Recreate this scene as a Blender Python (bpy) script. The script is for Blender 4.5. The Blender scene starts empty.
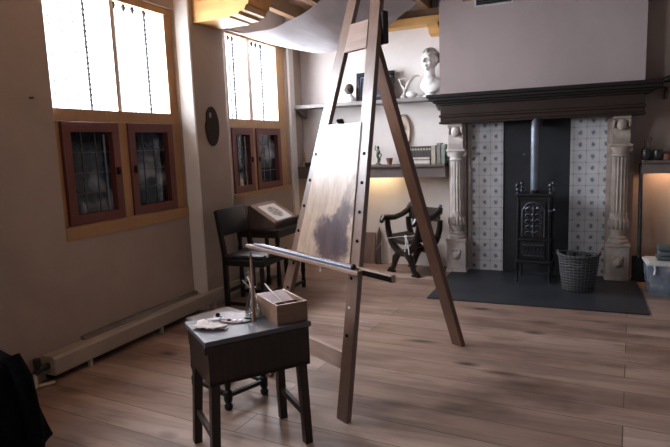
import bpy, bmesh, math, random
from mathutils import Vector, Matrix, Euler
random.seed(7)
PI = math.pi
scene = bpy.context.scene
col = scene.collection

# ------------------------------------------------------------------ materials
def _nt(name):
    m = bpy.data.materials.new(name); m.use_nodes = True
    nt = m.node_tree
    return m, nt, nt.nodes['Principled BSDF']
def _n(nt, t, **kw):
    n = nt.nodes.new(t)
    for k, v in kw.items():
        if k in n.inputs: n.inputs[k].default_value = v
        else: setattr(n, k, v)
    return n
def _c(c): return (c[0], c[1], c[2], 1.0)
def _mixc(nt, fac, a, b, mode='MIX'):
    n = nt.nodes.new('ShaderNodeMix'); n.data_type = 'RGBA'; n.blend_type = mode
    if isinstance(fac, (int, float)): n.inputs[0].default_value = fac
    else: nt.links.new(fac, n.inputs[0])
    for i, s in ((6, a), (7, b)):
        if isinstance(s, tuple): n.inputs[i].default_value = _c(s)
        else: nt.links.new(s, n.inputs[i])
    return n.outputs[2]
def _ramp(nt, src, stops):
    r = nt.nodes.new('ShaderNodeValToRGB'); nt.links.new(src, r.inputs[0])
    e = r.color_ramp.elements
    e[0].position, e[0].color = stops[0][0], _c(stops[0][1])
    e[1].position, e[1].color = stops[-1][0], _c(stops[-1][1])
    for p, c in stops[1:-1]:
        x = e.new(p); x.color = _c(c)
    return r.outputs[0]
def _coord(nt, scale=(1, 1, 1), rot=(0, 0, 0), out='Object'):
    t = nt.nodes.new('ShaderNodeTexCoord'); mp = nt.nodes.new('ShaderNodeMapping')
    mp.inputs['Scale'].default_value = scale; mp.inputs['Rotation'].default_value = rot
    nt.links.new(t.outputs[out], mp.inputs[0]); return mp.outputs[0]
def _noise(nt, vec, scale, detail=3, rough=.55, dist=0.):
    n = _n(nt, 'ShaderNodeTexNoise', Scale=scale, Detail=detail, Roughness=rough, Distortion=dist)
    nt.links.new(vec, n.inputs['Vector']); return n.outputs['Fac']
def _bump(nt, b, h, s=.2, d=.01):
    n = _n(nt, 'ShaderNodeBump', Strength=s, Distance=d); nt.links.new(h, n.inputs['Height'])
    nt.links.new(n.outputs[0], b.inputs['Normal'])

def plain(name, c, rough=.6, metal=0., var=.18, scale=14, bump=0., spec=.5):
    m, nt, b = _nt(name)
    v = _coord(nt); f = _noise(nt, v, scale)
    lo = tuple(x * (1 - var) for x in c); hi = tuple(min(1, x * (1 + var)) for x in c)
    nt.links.new(_ramp(nt, f, [(.3, lo), (.7, hi)]), b.inputs['Base Color'])
    b.inputs['Roughness'].default_value = rough; b.inputs['Metallic'].default_value = metal
    b.inputs['Specular IOR Level'].default_value = spec
    if bump: _bump(nt, b, f, bump)
    return m
def wood(name, dark, light, axis='z', rough=.45, scale=1., bump=.08, spec=.5):
    m, nt, b = _nt(name)
    s = {'x': (1.2, 22, 22), 'y': (22, 1.2, 22), 'z': (22, 22, 1.2)}[axis]
    v = _coord(nt, tuple(k * scale for k in s))
    f = _noise(nt, v, 1.6, 5, .6, .6)
    v2 = _coord(nt); f2 = _noise(nt, v2, 3.5, 2)
    c = _ramp(nt, f, [(.28, dark), (.52, tuple((a + q) / 2 for a, q in zip(dark, light))), (.75, light)])
    c = _mixc(nt, .35, c, _ramp(nt, f2, [(.3, dark), (.7, light)]))
    nt.links.new(c, b.inputs['Base Color'])
    b.inputs['Roughness'].default_value = rough; b.inputs['Specular IOR Level'].default_value = spec
    _bump(nt, b, f, bump)
    return m
def plaster(name, c, c2, scale=1.1):
    m, nt, b = _nt(name)
    v = _coord(nt); f = _noise(nt, v, scale, 6, .62, .3); g = _noise(nt, v, 40, 3)
    nt.links.new(_ramp(nt, f, [(.3, c2), (.62, c)]), b.inputs['Base Color'])
    b.inputs['Roughness'].default_value = .9; b.inputs['Specular IOR Level'].default_value = .15
    _bump(nt, b, g, .12, .004)
    return m

def mat_floor():
    m, nt, b = _nt('floor_planks')
    v = _coord(nt, (1, 1, 1), (0, 0, math.radians(4.5)))
    br = _n(nt, 'ShaderNodeTexBrick', Scale=1.0)
    br.inputs['Brick Width'].default_value = 5.3; br.inputs['Row Height'].default_value = .235
    br.inputs['Mortar Size'].default_value = .004; br.inputs['Mortar Smooth'].default_value = .3
    br.inputs['Color1'].default_value = (.0, 0, 0, 1); br.inputs['Color2'].default_value = (1, 1, 1, 1)
    br.inputs['Mortar'].default_value = (.5, .5, .5, 1); br.offset = .37
    nt.links.new(v, br.inputs['Vector'])
    base = _ramp(nt, br.outputs['Color'], [(0, (.32, .212, .162)), (.5, (.395, .272, .213)), (1., (.53, .395, .322))])
    vg = _coord(nt, (1.3, 17, 1), (0, 0, math.radians(4.5)))
    g = _noise(nt, vg, 1.5, 5, .62, .8)
    c = _mixc(nt, .75, base, _ramp(nt, g, [(.25, (.42, .36, .33)), (.5, (.86, .84, .83)), (.75, (1, 1, 1))]), 'MULTIPLY')
    # worn patches
    w = _noise(nt, _coord(nt, (.7, 1.5, 1)), 1.6, 4, .6)
    c = _mixc(nt, 1., c, _ramp(nt, w, [(.34, (.6, .55, .54)), (.5, (.95, .93, .93)), (.64, (1.0, 1.0, 1.0))]), 'MULTIPLY')
    # knots
    vo = _n(nt, 'ShaderNodeTexVoronoi', Scale=1.0, Randomness=1.0)
    vd = _coord(nt, (1.35, 2.6, 1), (0, 0, math.radians(4.5)))
    nz = nt.nodes.new('ShaderNodeTexNoise'); nz.inputs['Scale'].default_value = 3.; nt.links.new(vd, nz.inputs['Vector'])
    vm = nt.nodes.new('ShaderNodeMixRGB'); vm.inputs[0].default_value = .08
    nt.links.new(vd, vm.inputs[1]); nt.links.new(nz.outputs['Color'], vm.inputs[2])
    nt.links.new(vm.outputs[0], vo.inputs['Vector'])
    kf = _ramp(nt, vo.outputs['Distance'], [(.04, (.15, .11, .09)), (.14, (1, 1, 1))])
    c = _mixc(nt, 1., c, kf, 'MULTIPLY')
    vo2 = _n(nt, 'ShaderNodeTexVoronoi', Scale=1.0, Randomness=1.0)
    vd2 = _coord(nt, (1.0, 3.3, 1), (0, 0, math.radians(4.5)))
    mp3 = nt.nodes.new('ShaderNodeMixRGB'); mp3.inputs[0].default_value = .1; n3 = nt.nodes.new('ShaderNodeTexNoise'); n3.inputs['Scale'].default_value = 2.2; nt.links.new(vd2, n3.inputs['Vector'])
    nt.links.new(vd2, mp3.inputs[1]); nt.links.new(n3.outputs['Color'], mp3.inputs[2]); nt.links.new(mp3.outputs[0], vo2.inputs['Vector'])
    c = _mixc(nt, 1., c, _ramp(nt, vo2.outputs['Distance'], [(.03, (.3, .24, .21)), (.17, (1, 1, 1))]), 'MULTIPLY')
    st_ = _noise(nt, _coord(nt, (.5, 5, 1), (0, 0, math.radians(4.5))), 1.3, 3, .5)
    c = _mixc(nt, 1., c, _ramp(nt, st_, [(.35, (.72, .7, .7)), (.6, (1, 1, 1))]), 'MULTIPLY')
    c = _mixc(nt, br.outputs['Fac'], c, (.10, .062, .046))
    nt.links.new(c, b.inputs['Base Color'])
    rr = _ramp(nt, w, [(.3, (.5, .5, .5)), (.7, (.36, .36, .36))])
    nt.links.new(rr, b.inputs['Roughness'])
    b.inputs['Specular IOR Level'].default_value = .45
    _bump(nt, b, g, .12, .004)
    return m

def mat_tiles():
    m, nt, b = _nt('delft_tiles')
    tc = nt.nodes.new('ShaderNodeTexCoord'); sp = nt.nodes.new('ShaderNodeSeparateXYZ')
    nt.links.new(tc.outputs['Object'], sp.inputs[0])
    def mth(op, a, bb=0., cc=None):
        n = nt.nodes.new('ShaderNodeMath'); n.operation = op
        for i, s in enumerate((a, bb)):
            if isinstance(s, (int, float)): n.inputs[i].default_value = s
            else: nt.links.new(s, n.inputs[i])
        return n.outputs[0]
    T = .1305
    u = mth('SUBTRACT', mth('FRACT', mth('DIVIDE', sp.outputs['X'], T)), .5)
    w = mth('SUBTRACT', mth('FRACT', mth('DIVIDE', sp.outputs['Z'], T)), .5)
    nv = _noise(nt, tc.outputs['Object'], 45, 3)
    wob = mth('MULTIPLY', mth('SUBTRACT', nv, .5), .32)
    r = mth('ADD', mth('SQRT', mth('ADD', mth('MULTIPLY', u, u), mth('MULTIPLY', w, mth('MULTIPLY', w, .6)))), wob)
    au, aw = mth('ABSOLUTE', u), mth('ABSOLUTE', w)
    du, dw = mth('SUBTRACT', .5, au), mth('SUBTRACT', .5, aw)
    rc = mth('SQRT', mth('ADD', mth('MULTIPLY', du, du), mth('MULTIPLY', dw, dw)))
    edge = mth('MINIMUM', du, dw)
    glaze = _noise(nt, tc.outputs['Object'], 6, 2)
    c = _ramp(nt, glaze, [(.3, (.40, .405, .42)), (.7, (.52, .515, .51))])
    c = _mixc(nt, _ramp(nt, r, [(.09, (1, 1, 1)), (.19, (0, 0, 0))]), c, (.13, .14, .18))
    c = _mixc(nt, _ramp(nt, rc, [(.06, (.6, .6, .6)), (.14, (0, 0, 0))]), c, (.16, .17, .21))
    c = _mixc(nt, _ramp(nt, edge, [(.012, (1, 1, 1)), (.035, (0, 0, 0))]), c, (.30, .29, .29))
    nt.links.new(c, b.inputs['Base Color']); b.inputs['Roughness'].default_value = .3
    return m

def mat_panel():
    m, nt, b = _nt('stained_panel_wood')
    v = _coord(nt, (20, 20, 1.4)); f = _noise(nt, v, 1.3, 5, .6, .5)
    c = _ramp(nt, f, [(.25, (.24, .155, .105)), (.55, (.36, .25, .18)), (.8, (.45, .33, .25))])
    tc = nt.nodes.new('ShaderNodeTexCoord')
    nz = _n(nt, 'ShaderNodeTexNoise', Scale=9., Detail=6., Roughness=.65); nt.links.new(tc.outputs['Object'], nz.inputs['Vector'])
    sub = nt.nodes.new('ShaderNodeVectorMath'); sub.operation = 'SUBTRACT'; nt.links.new(nz.outputs['Color'], sub.inputs[0]); sub.inputs[1].default_value = (.5, .5, .5)
    sc_ = nt.nodes.new('ShaderNodeVectorMath'); sc_.operation = 'SCALE'; sc_.inputs['Scale'].default_value = .3; nt.links.new(sub.outputs[0], sc_.inputs[0])
    ad = nt.nodes.new('ShaderNodeVectorMath'); nt.links.new(tc.outputs['Object'], ad.inputs[0]); nt.links.new(sc_.outputs[0], ad.inputs[1])
    def blob(center, size):
        mp = nt.nodes.new('ShaderNodeMapping'); mp.vector_type = 'POINT'
        mp.inputs['Location'].default_value = tuple(-p / s for p, s in zip(center, size)); mp.inputs['Scale'].default_value = tuple(1 / s for s in size)
        nt.links.new(ad.outputs[0], mp.inputs[0])
        g = nt.nodes.new('ShaderNodeTexGradient'); g.gradient_type = 'SPHERICAL'; nt.links.new(mp.outputs[0], g.inputs[0])
        return g.outputs['Fac']
    for ctr, size, amt in (((.42, 0, 1.0), (.24, 9, .20), .95), ((.33, 0, 1.10), (.13, 9, .22), .85), ((.28, 0, 1.26), (.07, 9, .20), .45)):
        bl = blob(ctr, size)
        fac = _ramp(nt, bl, [(.06, (0, 0, 0)), (.42, (amt,) * 3)])
        c = _mixc(nt, fac, c, _ramp(nt, f, [(.3, (.022, .008, .012)), (.7, (.06, .024, .032))]))
    nt.links.new(c, b.inputs['Base Color']); b.inputs['Roughness'].default_value = .38; b.inputs['Specular IOR Level'].default_value = .7
    return m

def mat_glass_clear():
    m, nt, b = _nt('leaded_clear_glass')
    out = nt.nodes['Material Output']
    tr = _n(nt, 'ShaderNodeBsdfTransparent'); tr.inputs[0].default_value = (.97, .98, 1, 1)
    gl = _n(nt, 'ShaderNodeBsdfGlossy'); gl.inputs['Roughness'].default_value = .05
    mx = nt.nodes.new('ShaderNodeMixShader'); mx.inputs[0].default_value = .04
    nt.links.new(tr.outputs[0], mx.inputs[1]); nt.links.new(gl.outputs[0], mx.inputs[2]); nt.links.new(mx.outputs[0], out.inputs[0])
    return m
def mat_pane_dark():
    m, nt, b = _nt('shuttered_dark_glass')
    v = _coord(nt); f = _noise(nt, v, 3.2, 3, .5, .6)
    nt.links.new(_ramp(nt, f, [(.42, (.008, .010, .015)), (.58, (.035, .045, .06)), (.70, (.24, .26, .29))]), b.inputs['Base Color'])  # pale patches are reflections painted into the glass colour
    b.inputs['Roughness'].default_value = .06; b.inputs['Specular IOR Level'].default_value = .6
    return m
def mat_bottle():
    m, nt, b = _nt('bottle_glass')
    out = nt.nodes['Material Output']
    tr = _n(nt, 'ShaderNodeBsdfTransparent'); tr.inputs[0].default_value = (.95, .97, .97, 1)
    gl = _n(nt, 'ShaderNodeBsdfGlossy'); gl.inputs['Roughness'].default_value = .06
    fr = _n(nt, 'ShaderNodeLayerWeight'); fr.inputs[0].default_value = .5
    mx = nt.nodes.new('ShaderNodeMixShader'); nt.links.new(fr.outputs['Facing'], mx.inputs[0])
    nt.links.new(tr.outputs[0], mx.inputs[1]); nt.links.new(gl.outputs[0], mx.inputs[2]); nt.links.new(mx.outputs[0], out.inputs[0])
    return m
def mat_cloth():
    m, nt, b = _nt('canopy_cloth')
    out = nt.nodes['Material Output']
    v = _coord(nt, (6, 1.2, 6)); f = _noise(nt, v, 2., 4)
    c = _ramp(nt, f, [(.3, (.66, .63, .66)), (.7, (.78, .75, .78))])
    nt.links.new(c, b.inputs['Base Color']); b.inputs['Roughness'].default_value = .95; b.inputs['Specular IOR Level'].default_value = .05
    tl = nt.nodes.new('ShaderNodeBsdfTranslucent'); nt.links.new(c, tl.inputs[0])
    mx = nt.nodes.new('ShaderNodeMixShader'); mx.inputs[0].default_value = .35
    nt.links.new(b.outputs[0], mx.inputs[1]); nt.links.new(tl.outputs[0], mx.inputs[2]); nt.links.new(mx.outputs[0], out.inputs[0])
    _bump(nt, b, f, .25, .02)
    return m
def mat_tub():
    m, nt, b = _nt('translucent_tub_plastic')
    v = _coord(nt); f = _noise(nt, v, 7, 3)
    nt.links.new(_ramp(nt, f, [(.3, (.16, .22, .31)), (.55, (.30, .37, .45)), (.7, (.55, .60, .66))]), b.inputs['Base Color'])
    b.inputs['Roughness'].default_value = .2; b.inputs['Transmission Weight'].default_value = .25
    return m
def mat_wicker():
    m, nt, b = _nt('woven_wicker')
    v = _coord(nt)
    br = _n(nt, 'ShaderNodeTexWave', Scale=11., Distortion=5., Detail=1.); br.bands_direction = 'Z'; nt.links.new(v, br.inputs['Vector'])
    at = nt.nodes.new('ShaderNodeSeparateXYZ'); nt.links.new(v, at.inputs[0])
    an_ = nt.nodes.new('ShaderNodeMath'); an_.operation = 'ARCTAN2'; nt.links.new(at.outputs['Y'], an_.inputs[0]); nt.links.new(at.outputs['X'], an_.inputs[1])
    sn = nt.nodes.new('ShaderNodeMath'); sn.operation = 'MULTIPLY'; nt.links.new(an_.outputs[0], sn.inputs[0]); sn.inputs[1].default_value = 26.
    s2 = nt.nodes.new('ShaderNodeMath'); s2.operation = 'SINE'; nt.links.new(sn.outputs[0], s2.inputs[0])
    wv = _mixc(nt, .45, _ramp(nt, br.outputs['Fac'], [(.2, (.016, .016, .017)), (.8, (.085, .08, .08))]), _ramp(nt, s2.outputs[0], [(.1, (.022, .022, .022)), (.9, (.09, .086, .085))]))
    nt.links.new(wv, b.inputs['Base Color'])
    b.inputs['Roughness'].default_value = .7; _bump(nt, b, br.outputs['Fac'], .6, .01)
    return m
def mat_print():
    m, nt, b = _nt('etching_paper')
    v = _coord(nt, out='Generated'); 
    sp = nt.nodes.new('ShaderNodeSeparateXYZ'); nt.links.new(v, sp.inputs[0])
    mp = nt.nodes.new('ShaderNodeMapping'); mp.inputs['Location'].default_value = (-.5, -.5, -.5); nt.links.new(v, mp.inputs[0])
    mp2 = nt.nodes.new('ShaderNodeMapping'); mp2.inputs['Scale'].default_value = (2.2, 2.6, 0.); nt.links.new(mp.outputs[0], mp2.inputs[0])
    g = nt.nodes.new('ShaderNodeTexGradient'); g.gradient_type = 'QUADRATIC_SPHERE'; nt.links.new(mp2.outputs[0], g.inputs[0])
    f = _noise(nt, v, 7, 5, .7)
    pic = _ramp(nt, f, [(.35, (.12, .09, .08)), (.65, (.5, .43, .38))])
    fac = _ramp(nt, g.outputs['Fac'], [(.02, (0, 0, 0)), (.12, (1, 1, 1))])
    nt.links.new(_mixc(nt, fac, (.62, .58, .55), pic), b.inputs['Base Color']); b.inputs['Roughness'].default_value = .8
    return m
def mat_palette_paint():
    m, nt, b = _nt('painted_palette_wood')
    v = _coord(nt); vo = _n(nt, 'ShaderNodeTexVoronoi', Scale=38.); nt.links.new(v, vo.inputs['Vector'])
    f = _noise(nt, v, 24, 3)
    c = _mixc(nt, _ramp(nt, f, [(.52, (0, 0, 0)), (.58, (.9,) * 3)]), (.42, .35, .36), vo.outputs['Color'])
    c = _mixc(nt, .8, c, (.20, .155, .16))
    nt.links.new(c, b.inputs['Base Color']); b.inputs['Roughness'].default_value = .4
    return m

M = dict(
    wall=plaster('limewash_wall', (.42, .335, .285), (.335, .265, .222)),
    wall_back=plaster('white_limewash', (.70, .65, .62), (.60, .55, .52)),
    wall_lit=plaster('lit_plaster_strip', (.78, .75, .71), (.70, .66, .62)),
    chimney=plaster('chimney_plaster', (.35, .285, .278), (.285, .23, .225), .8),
    floor=mat_floor(), tiles=mat_tiles(), panel=mat_panel(),
    glass=mat_glass_clear(), pane=mat_pane_dark(), bottle=mat_bottle(), canopy=mat_cloth(), tub=mat_tub(), wicker=mat_wicker(), print=mat_print(), palpaint=mat_palette_paint(),
    oak=wood('golden_oak_frame', (.33, .18, .08), (.47, .27, .125), 'z', .55),
    oakx=wood('golden_oak_beam', (.46, .24, .07), (.66, .37, .13), 'x', .5),
    oaky=wood('golden_oak_rail', (.33, .18, .08), (.47, .27, .125), 'y', .55),
    bloom_oak=wood('bloom_washed_oak', (.55, .45, .36), (.72, .62, .52), 'z', .5),  # glare around the upper mullion is put into its paler colour
    red=wood('oxblood_casement', (.11, .028, .022), (.16, .045, .032), 'z', .5),
    ceil=wood('ceiling_boards', (.10, .05, .025), (.19, .10, .05), 'y', .7),
    joist=wood('ceiling_joist_wood', (.21, .12, .06), (.34, .21, .11), 'y', .65),
    easel=wood('easel_oak', (.085, .043, .028), (.19, .105, .07), 'z', .38, spec=.8),
    easelx=wood('easel_oak_cross', (.19, .115, .085), (.35, .23, .175), 'x', .42, spec=.8),
    dleg=wood('easel_leg_oak', (.07, .03, .016), (.15, .068, .036), 'z', .42),
    hole=plain('dark_hole', (.008, .007, .006), 1., spec=0.),
    peg=plain('pale_peg', (.62, .58, .52), .5),
    steel=plain('blue_grey_rod', (.13, .16, .24), .5, .1),
    black=plain('blackened_wood', (.008, .007, .006), .45, 0, .3, spec=.3),
    leather=plain('black_leather', (.010, .009, .010), .42, 0, .4, 30, .1),
    xwood=wood('dark_walnut', (.009, .006, .005), (.026, .015, .011), 'z', .3, spec=.4),
    xleather=plain('worn_dark_leather', (.03, .024, .02), .5, 0, .4, 22, .1),
    table=wood('dark_oak_table', (.012, .0065, .0045), (.036, .019, .012), 'z', .45, spec=.35),
    tabletop=wood('dark_oak_top', (.05, .042, .045), (.10, .085, .095), 'x', .42, spec=.6),
    stoolseat=wood('joint_stool_seat', (.065, .04, .03), (.13, .085, .065), 'x', .4),
    boxw=wood('paint_box_wood', (.12, .062, .038), (.25, .145, .09), 'x', .5),
    boxin=plain('dusty_pink_lining', (.40, .31, .31), .7),
    pigment=plain('dark_red_pigment', (.085, .018, .014), .8, 0, .6, 60),
    rag=plain('paint_rag', (.50, .43, .40), .9, 0, .12, 20),
    brush=plain('pale_brush_handle', (.55, .50, .46), .35),
    stick=wood('brown_brush_handle', (.16, .09, .06), (.28, .17, .12), 'z', .35),
    hair=plain('brush_bristle', (.10, .06, .035), .8),
    mantel=wood('black_oak_mantel', (.006, .004, .0035), (.018, .011, .009), 'x', .5, spec=.25),
    mantelb=wood('brown_oak_frieze', (.012, .006, .004), (.035, .019, .013), 'x', .5, spec=.25),
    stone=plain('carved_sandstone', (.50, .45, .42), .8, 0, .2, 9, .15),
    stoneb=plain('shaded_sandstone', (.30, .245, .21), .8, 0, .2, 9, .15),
    slate=plain('hearth_slate', (.022, .024, .030), .5, 0, .25, 4),
    iron=plain('black_iron', (.012, .013, .015), .45, .5, .3, 20),
    ironrel=plain('cast_iron_relief', (.07, .078, .095), .35, .6, .6, 26, .6),
    pipe=plain('stove_pipe_steel', (.17, .19, .235), .45, .45, .12, 5),
    brass=plain('aged_brass', (.30, .24, .16), .3, .9),
    soot=plain('sooty_fireback', (.010, .011, .014), .75, 0, .4, 4),
    shelfw=plain('grey_painted_shelf', (.22, .20, .19), .6, 0, .1, 5),
    valance=plain('grey_brown_valance', (.15, .12, .11), .8, 0, .1, 4),
    shelfd=wood('brown_shelf', (.09, .06, .05), (.17, .12, .10), 'x', .5),
    plasterw=plain('white_plaster_cast', (.74, .72, .69), .7, 0, .07, 8),
    plasterd=plain('dusty_plaster_hair', (.30, .27, .24), .9, 0, .2, 30),
    antler=plain('bleached_antler', (.46, .43, .39), .6, 0, .3, 14),
    black_fr=plain('ebony_frame', (.008, .009, .011), .25),
    frmpic=plain('dim_blue_mirror', (.05, .065, .085), .12),
    terra=plain('terracotta', (.26, .11, .07), .6),
    greenv=plain('green_bronze', (.12, .14, .09), .4),
    oval=wood('tan_oval_frame', (.28, .19, .14), (.42, .31, .24), 'z', .5),
    ovalin=plain('pale_relief', (.55, .44, .38), .7),
    bk_dark=plain('brown_book_cloth', (.055, .042, .038), .6, 0, .3, 20),
    bk_mid=plain('grey_book_cloth', (.22, .20, .18), .6), bk_tan=plain('vellum_book', (.42, .37, .30), .6), bk_grn=plain('green_grey_book', (.20, .235, .205), .6),
    pages=plain('book_pages', (.62, .58, .52), .8),
    palette=wood('brown_palette', (.022, .012, .009), (.045, .026, .018), 'z', .75, spec=.15),
    heater=plain('cream_enamel', (.40, .335, .265), .45, 0, .06, 3), heaterd=plain('heater_shadow_grille', (.16, .135, .11), .6),
    valve=plain('tarnished_valve', (.05, .05, .05), .4, .6),
    pipew=plain('cream_pipe', (.52, .46, .36), .5),
    coat=plain('black_wool', (.003, .003, .005), .9, 0, .4, 40, .2, .08),
    lid=plain('white_tub_lid', (.60, .58, .56), .4),
    fold_a=plain('dark_green_cloth', (.06, .075, .07), .9), fold_b=plain('slate_cloth', (.10, .11, .12), .9),
    board_a=wood('brown_leaning_board', (.15, .10, .08), (.26, .18, .14), 'z', .6), board_b=wood('dark_leaning_board', (.05, .032, .027), (.10, .065, .05), 'z', .6),
    cord=plain('pale_cord', (.50, .47, .45), .7), paper=plain('white_tag_paper', (.70, .70, .70), .8),
    vent=plain('vent_frame', (.42, .40, .38), .5), ventd=plain('vent_slats', (.06, .065, .07), .4, .4),
    came=plain('lead_came', (.10, .10, .11), .5, .3), bar=plain('iron_bar', (.02, .02, .022), .5, .3), latch=plain('steel_latch', (.35, .37, .4), .3, .8),
    wax=plain('amber_wax', (.42, .25, .10), .5), potg=plain('grey_glaze', (.25, .27, .29), .4), potw=plain('cream_glaze', (.50, .43, .36), .4), dark_jar=plain('dark_glaze', (.02, .017, .016), .3),
    brown=plain('brown_clutter', (.07, .05, .04), .7),
)

# ------------------------------------------------------------------ mesh builder
class MB:
    def __init__(s): s.bm = bmesh.new()
    def _add(s, verts, faces, mtx=None):
        vs = [s.bm.verts.new((mtx @ Vector(v)) if mtx else v) for v in verts]
        for f in faces:
            try: s.bm.faces.new([vs[i] for i in f])
            except ValueError: pass
        return s
    def box(s, a, b, mtx=None, bev=0.):
        x0, y0, z0 = (min(p, q) for p, q in zip(a, b)); x1, y1, z1 = (max(p, q) for p, q in zip(a, b))
        if bev <= 0:
            return s._add([(x0, y0, z0), (x1, y0, z0), (x1, y1, z0), (x0, y1, z0), (x0, y0, z1), (x1, y0, z1), (x1, y1, z1), (x0, y1, z1)],
                          [(0, 3, 2, 1), (4, 5, 6, 7), (0, 1, 5, 4), (1, 2, 6, 5), (2, 3, 7, 6), (3, 0, 4, 7)], mtx)
        t = bmesh.new(); bmesh.ops.create_cube(t, size=1)
        for v in t.verts: v.co = Vector(((x0 + x1) / 2 + v.co.x * (x1 - x0), (y0 + y1) / 2 + v.co.y * (y1 - y0), (z0 + z1) / 2 + v.co.z * (z1 - z0)))
        bmesh.ops.bevel(t, geom=t.edges[:], offset=bev, segments=2, affect='EDGES', profile=.5)
        return s.merge(t, mtx)
    def merge(s, t, mtx=None):
        mp = {}
        for v in t.verts: mp[v] = s.bm.verts.new((mtx @ v.co) if mtx else v.co)
        for f in t.faces:
            try: s.bm.faces.new([mp[v] for v in f.verts])
            except ValueError: pass
        t.free(); return s
    def beam(s, p, q, w, d, up=(0, 0, 1), w2=None, d2=None):
        """rectangular bar from p to q; w across (perp. to up), d along up-ish"""
        p, q = Vector(p), Vector(q); z = (q - p).normalized(); u = Vector(up)
        x = u.cross(z)
        if x.length < 1e-5: x = Vector((1, 0, 0)).cross(z)
        x.normalize(); y = z.cross(x)
        w2 = w if w2 is None else w2; d2 = d if d2 is None else d2
        vs = []
        for c, a, b in ((p, w, d), (q, w2, d2)):
            for sx, sy in ((-1, -1), (1, -1), (1, 1), (-1, 1)): vs.append(c + x * (sx * a / 2) + y * (sy * b / 2))
        return s._add(vs, [(0, 3, 2, 1), (4, 5, 6, 7), (0, 1, 5, 4), (1, 2, 6, 5), (2, 3, 7, 6), (3, 0, 4, 7)])
    def tube(s, pts, r, n=10, caps=True):
        pts = [Vector(p) for p in pts]; k = len(pts)
        rs = r if isinstance(r, (list, tuple)) else [r] * k
        rings = []; prev = None
        for i, p in enumerate(pts):
            t = (pts[min(i + 1, k - 1)] - pts[max(i - 1, 0)]).normalized()
            if prev is None:
                a = Vector((0, 0, 1)) if abs(t.z) < .9 else Vector((1, 0, 0))
                x = t.cross(a).normalized()
            else: x = (prev - t * prev.dot(t)).normalized()
            prev = x; y = t.cross(x)
            rings.append([s.bm.verts.new(p + (x * math.cos(2 * PI * j / n) + y * math.sin(2 * PI * j / n)) * rs[i]) for j in range(n)])
        for a, b in zip(rings, rings[1:]):
            for j in range(n): s.bm.faces.new((a[j], a[(j + 1) % n], b[(j + 1) % n], b[j]))
        if caps: s.bm.faces.new(rings[0][::-1]); s.bm.faces.new(rings[-1])
        return s
    def lathe(s, prof, n=20, mtx=None, sx=1., sy=1., flute=0):
        rings = []
        for r, z in prof:
            ring = []
            for j in range(n):
                a = 2 * PI * j / n; rr = r * (1 - (flute if j % 2 else 0)) if flute else r
                v = Vector((rr * math.cos(a) * sx, rr * math.sin(a) * sy, z)); ring.append(s.bm.verts.new((mtx @ v) if mtx else v))
            rings.append(ring)
        for a, b in zip(rings, rings[1:]):
            for j in range(n): s.bm.faces.new((a[j], a[(j + 1) % n], b[(j + 1) % n], b[j]))
        s.bm.faces.new(rings[0][::-1]); s.bm.faces.new(rings[-1]); return s
    def prism(s, poly, axis, a, b, mtx=None):
        """poly of 2D points extruded along axis from a to b. axis x:(y,z) y:(x,z) z:(x,y)"""
        def P(p, t): return {'x': (t, p[0], p[1]), 'y': (p[0], t, p[1]), 'z': (p[0], p[1], t)}[axis]
        k = len(poly); vs = [P(p, a) for p in poly] + [P(p, b) for p in poly]
        return s._add(vs, [tuple(range(k))[::-1], tuple(range(k, 2 * k))] + [(i, (i + 1) % k, k + (i + 1) % k, k + i) for i in range(k)], mtx)
    def sphere(s, c, r, n=14, mtx=None):
        t = bmesh.new(); bmesh.ops.create_uvsphere(t, u_segments=n, v_segments=max(6, n // 2 + 1), radius=1)
        R = r if isinstance(r, (list, tuple)) else (r, r, r)
        for v in t.verts: v.co = Vector((c[0] + v.co.x * R[0], c[1] + v.co.y * R[1], c[2] + v.co.z * R[2]))
        return s.merge(t, mtx)
    def done(s, name, m, parent=None, smooth=False, loc=None, rot=None):
        bmesh.ops.recalc_face_normals(s.bm, faces=s.bm.faces[:])
        me = bpy.data.meshes.new(name); s.bm.to_mesh(me); s.bm.free()
        if smooth:
            for p in me.polygons: p.use_smooth = True
            try: me.set_sharp_from_angle(angle=math.radians(40))
            except Exception: pass
        me.materials.append(M[m] if isinstance(m, str) else m)
        o = bpy.data.objects.new(name, me); col.objects.link(o)
        if parent: o.parent = parent
        if loc: o.location = loc
        if rot: o.rotation_euler = rot
        return o

def tag(o, label, cat, group=None, kind=None):
    if label: o['label'] = label
    if cat: o['category'] = cat
    if group: o['group'] = group
    if kind: o['kind'] = kind
    return o
def thing(name, label, cat, loc=(0, 0, 0), rz=0., group=None):
    o = bpy.data.objects.new(name, None); o.empty_display_size = .1; col.objects.link(o)
    o.location = loc; o.rotation_euler = (0, 0, rz)
    return tag(o, label, cat, group)
def struct(o): o['kind'] = 'structure'; return o
def copy_tree(o, parent=None):
    c = o.copy(); col.objects.link(c); c.parent = parent
    for ch in o.children: copy_tree(ch, c)
    return c
def arc(c, r, a0, a1, n, f):
    return [f(c, r, a0 + (a1 - a0) * i / (n - 1)) for i in range(n)]

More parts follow.
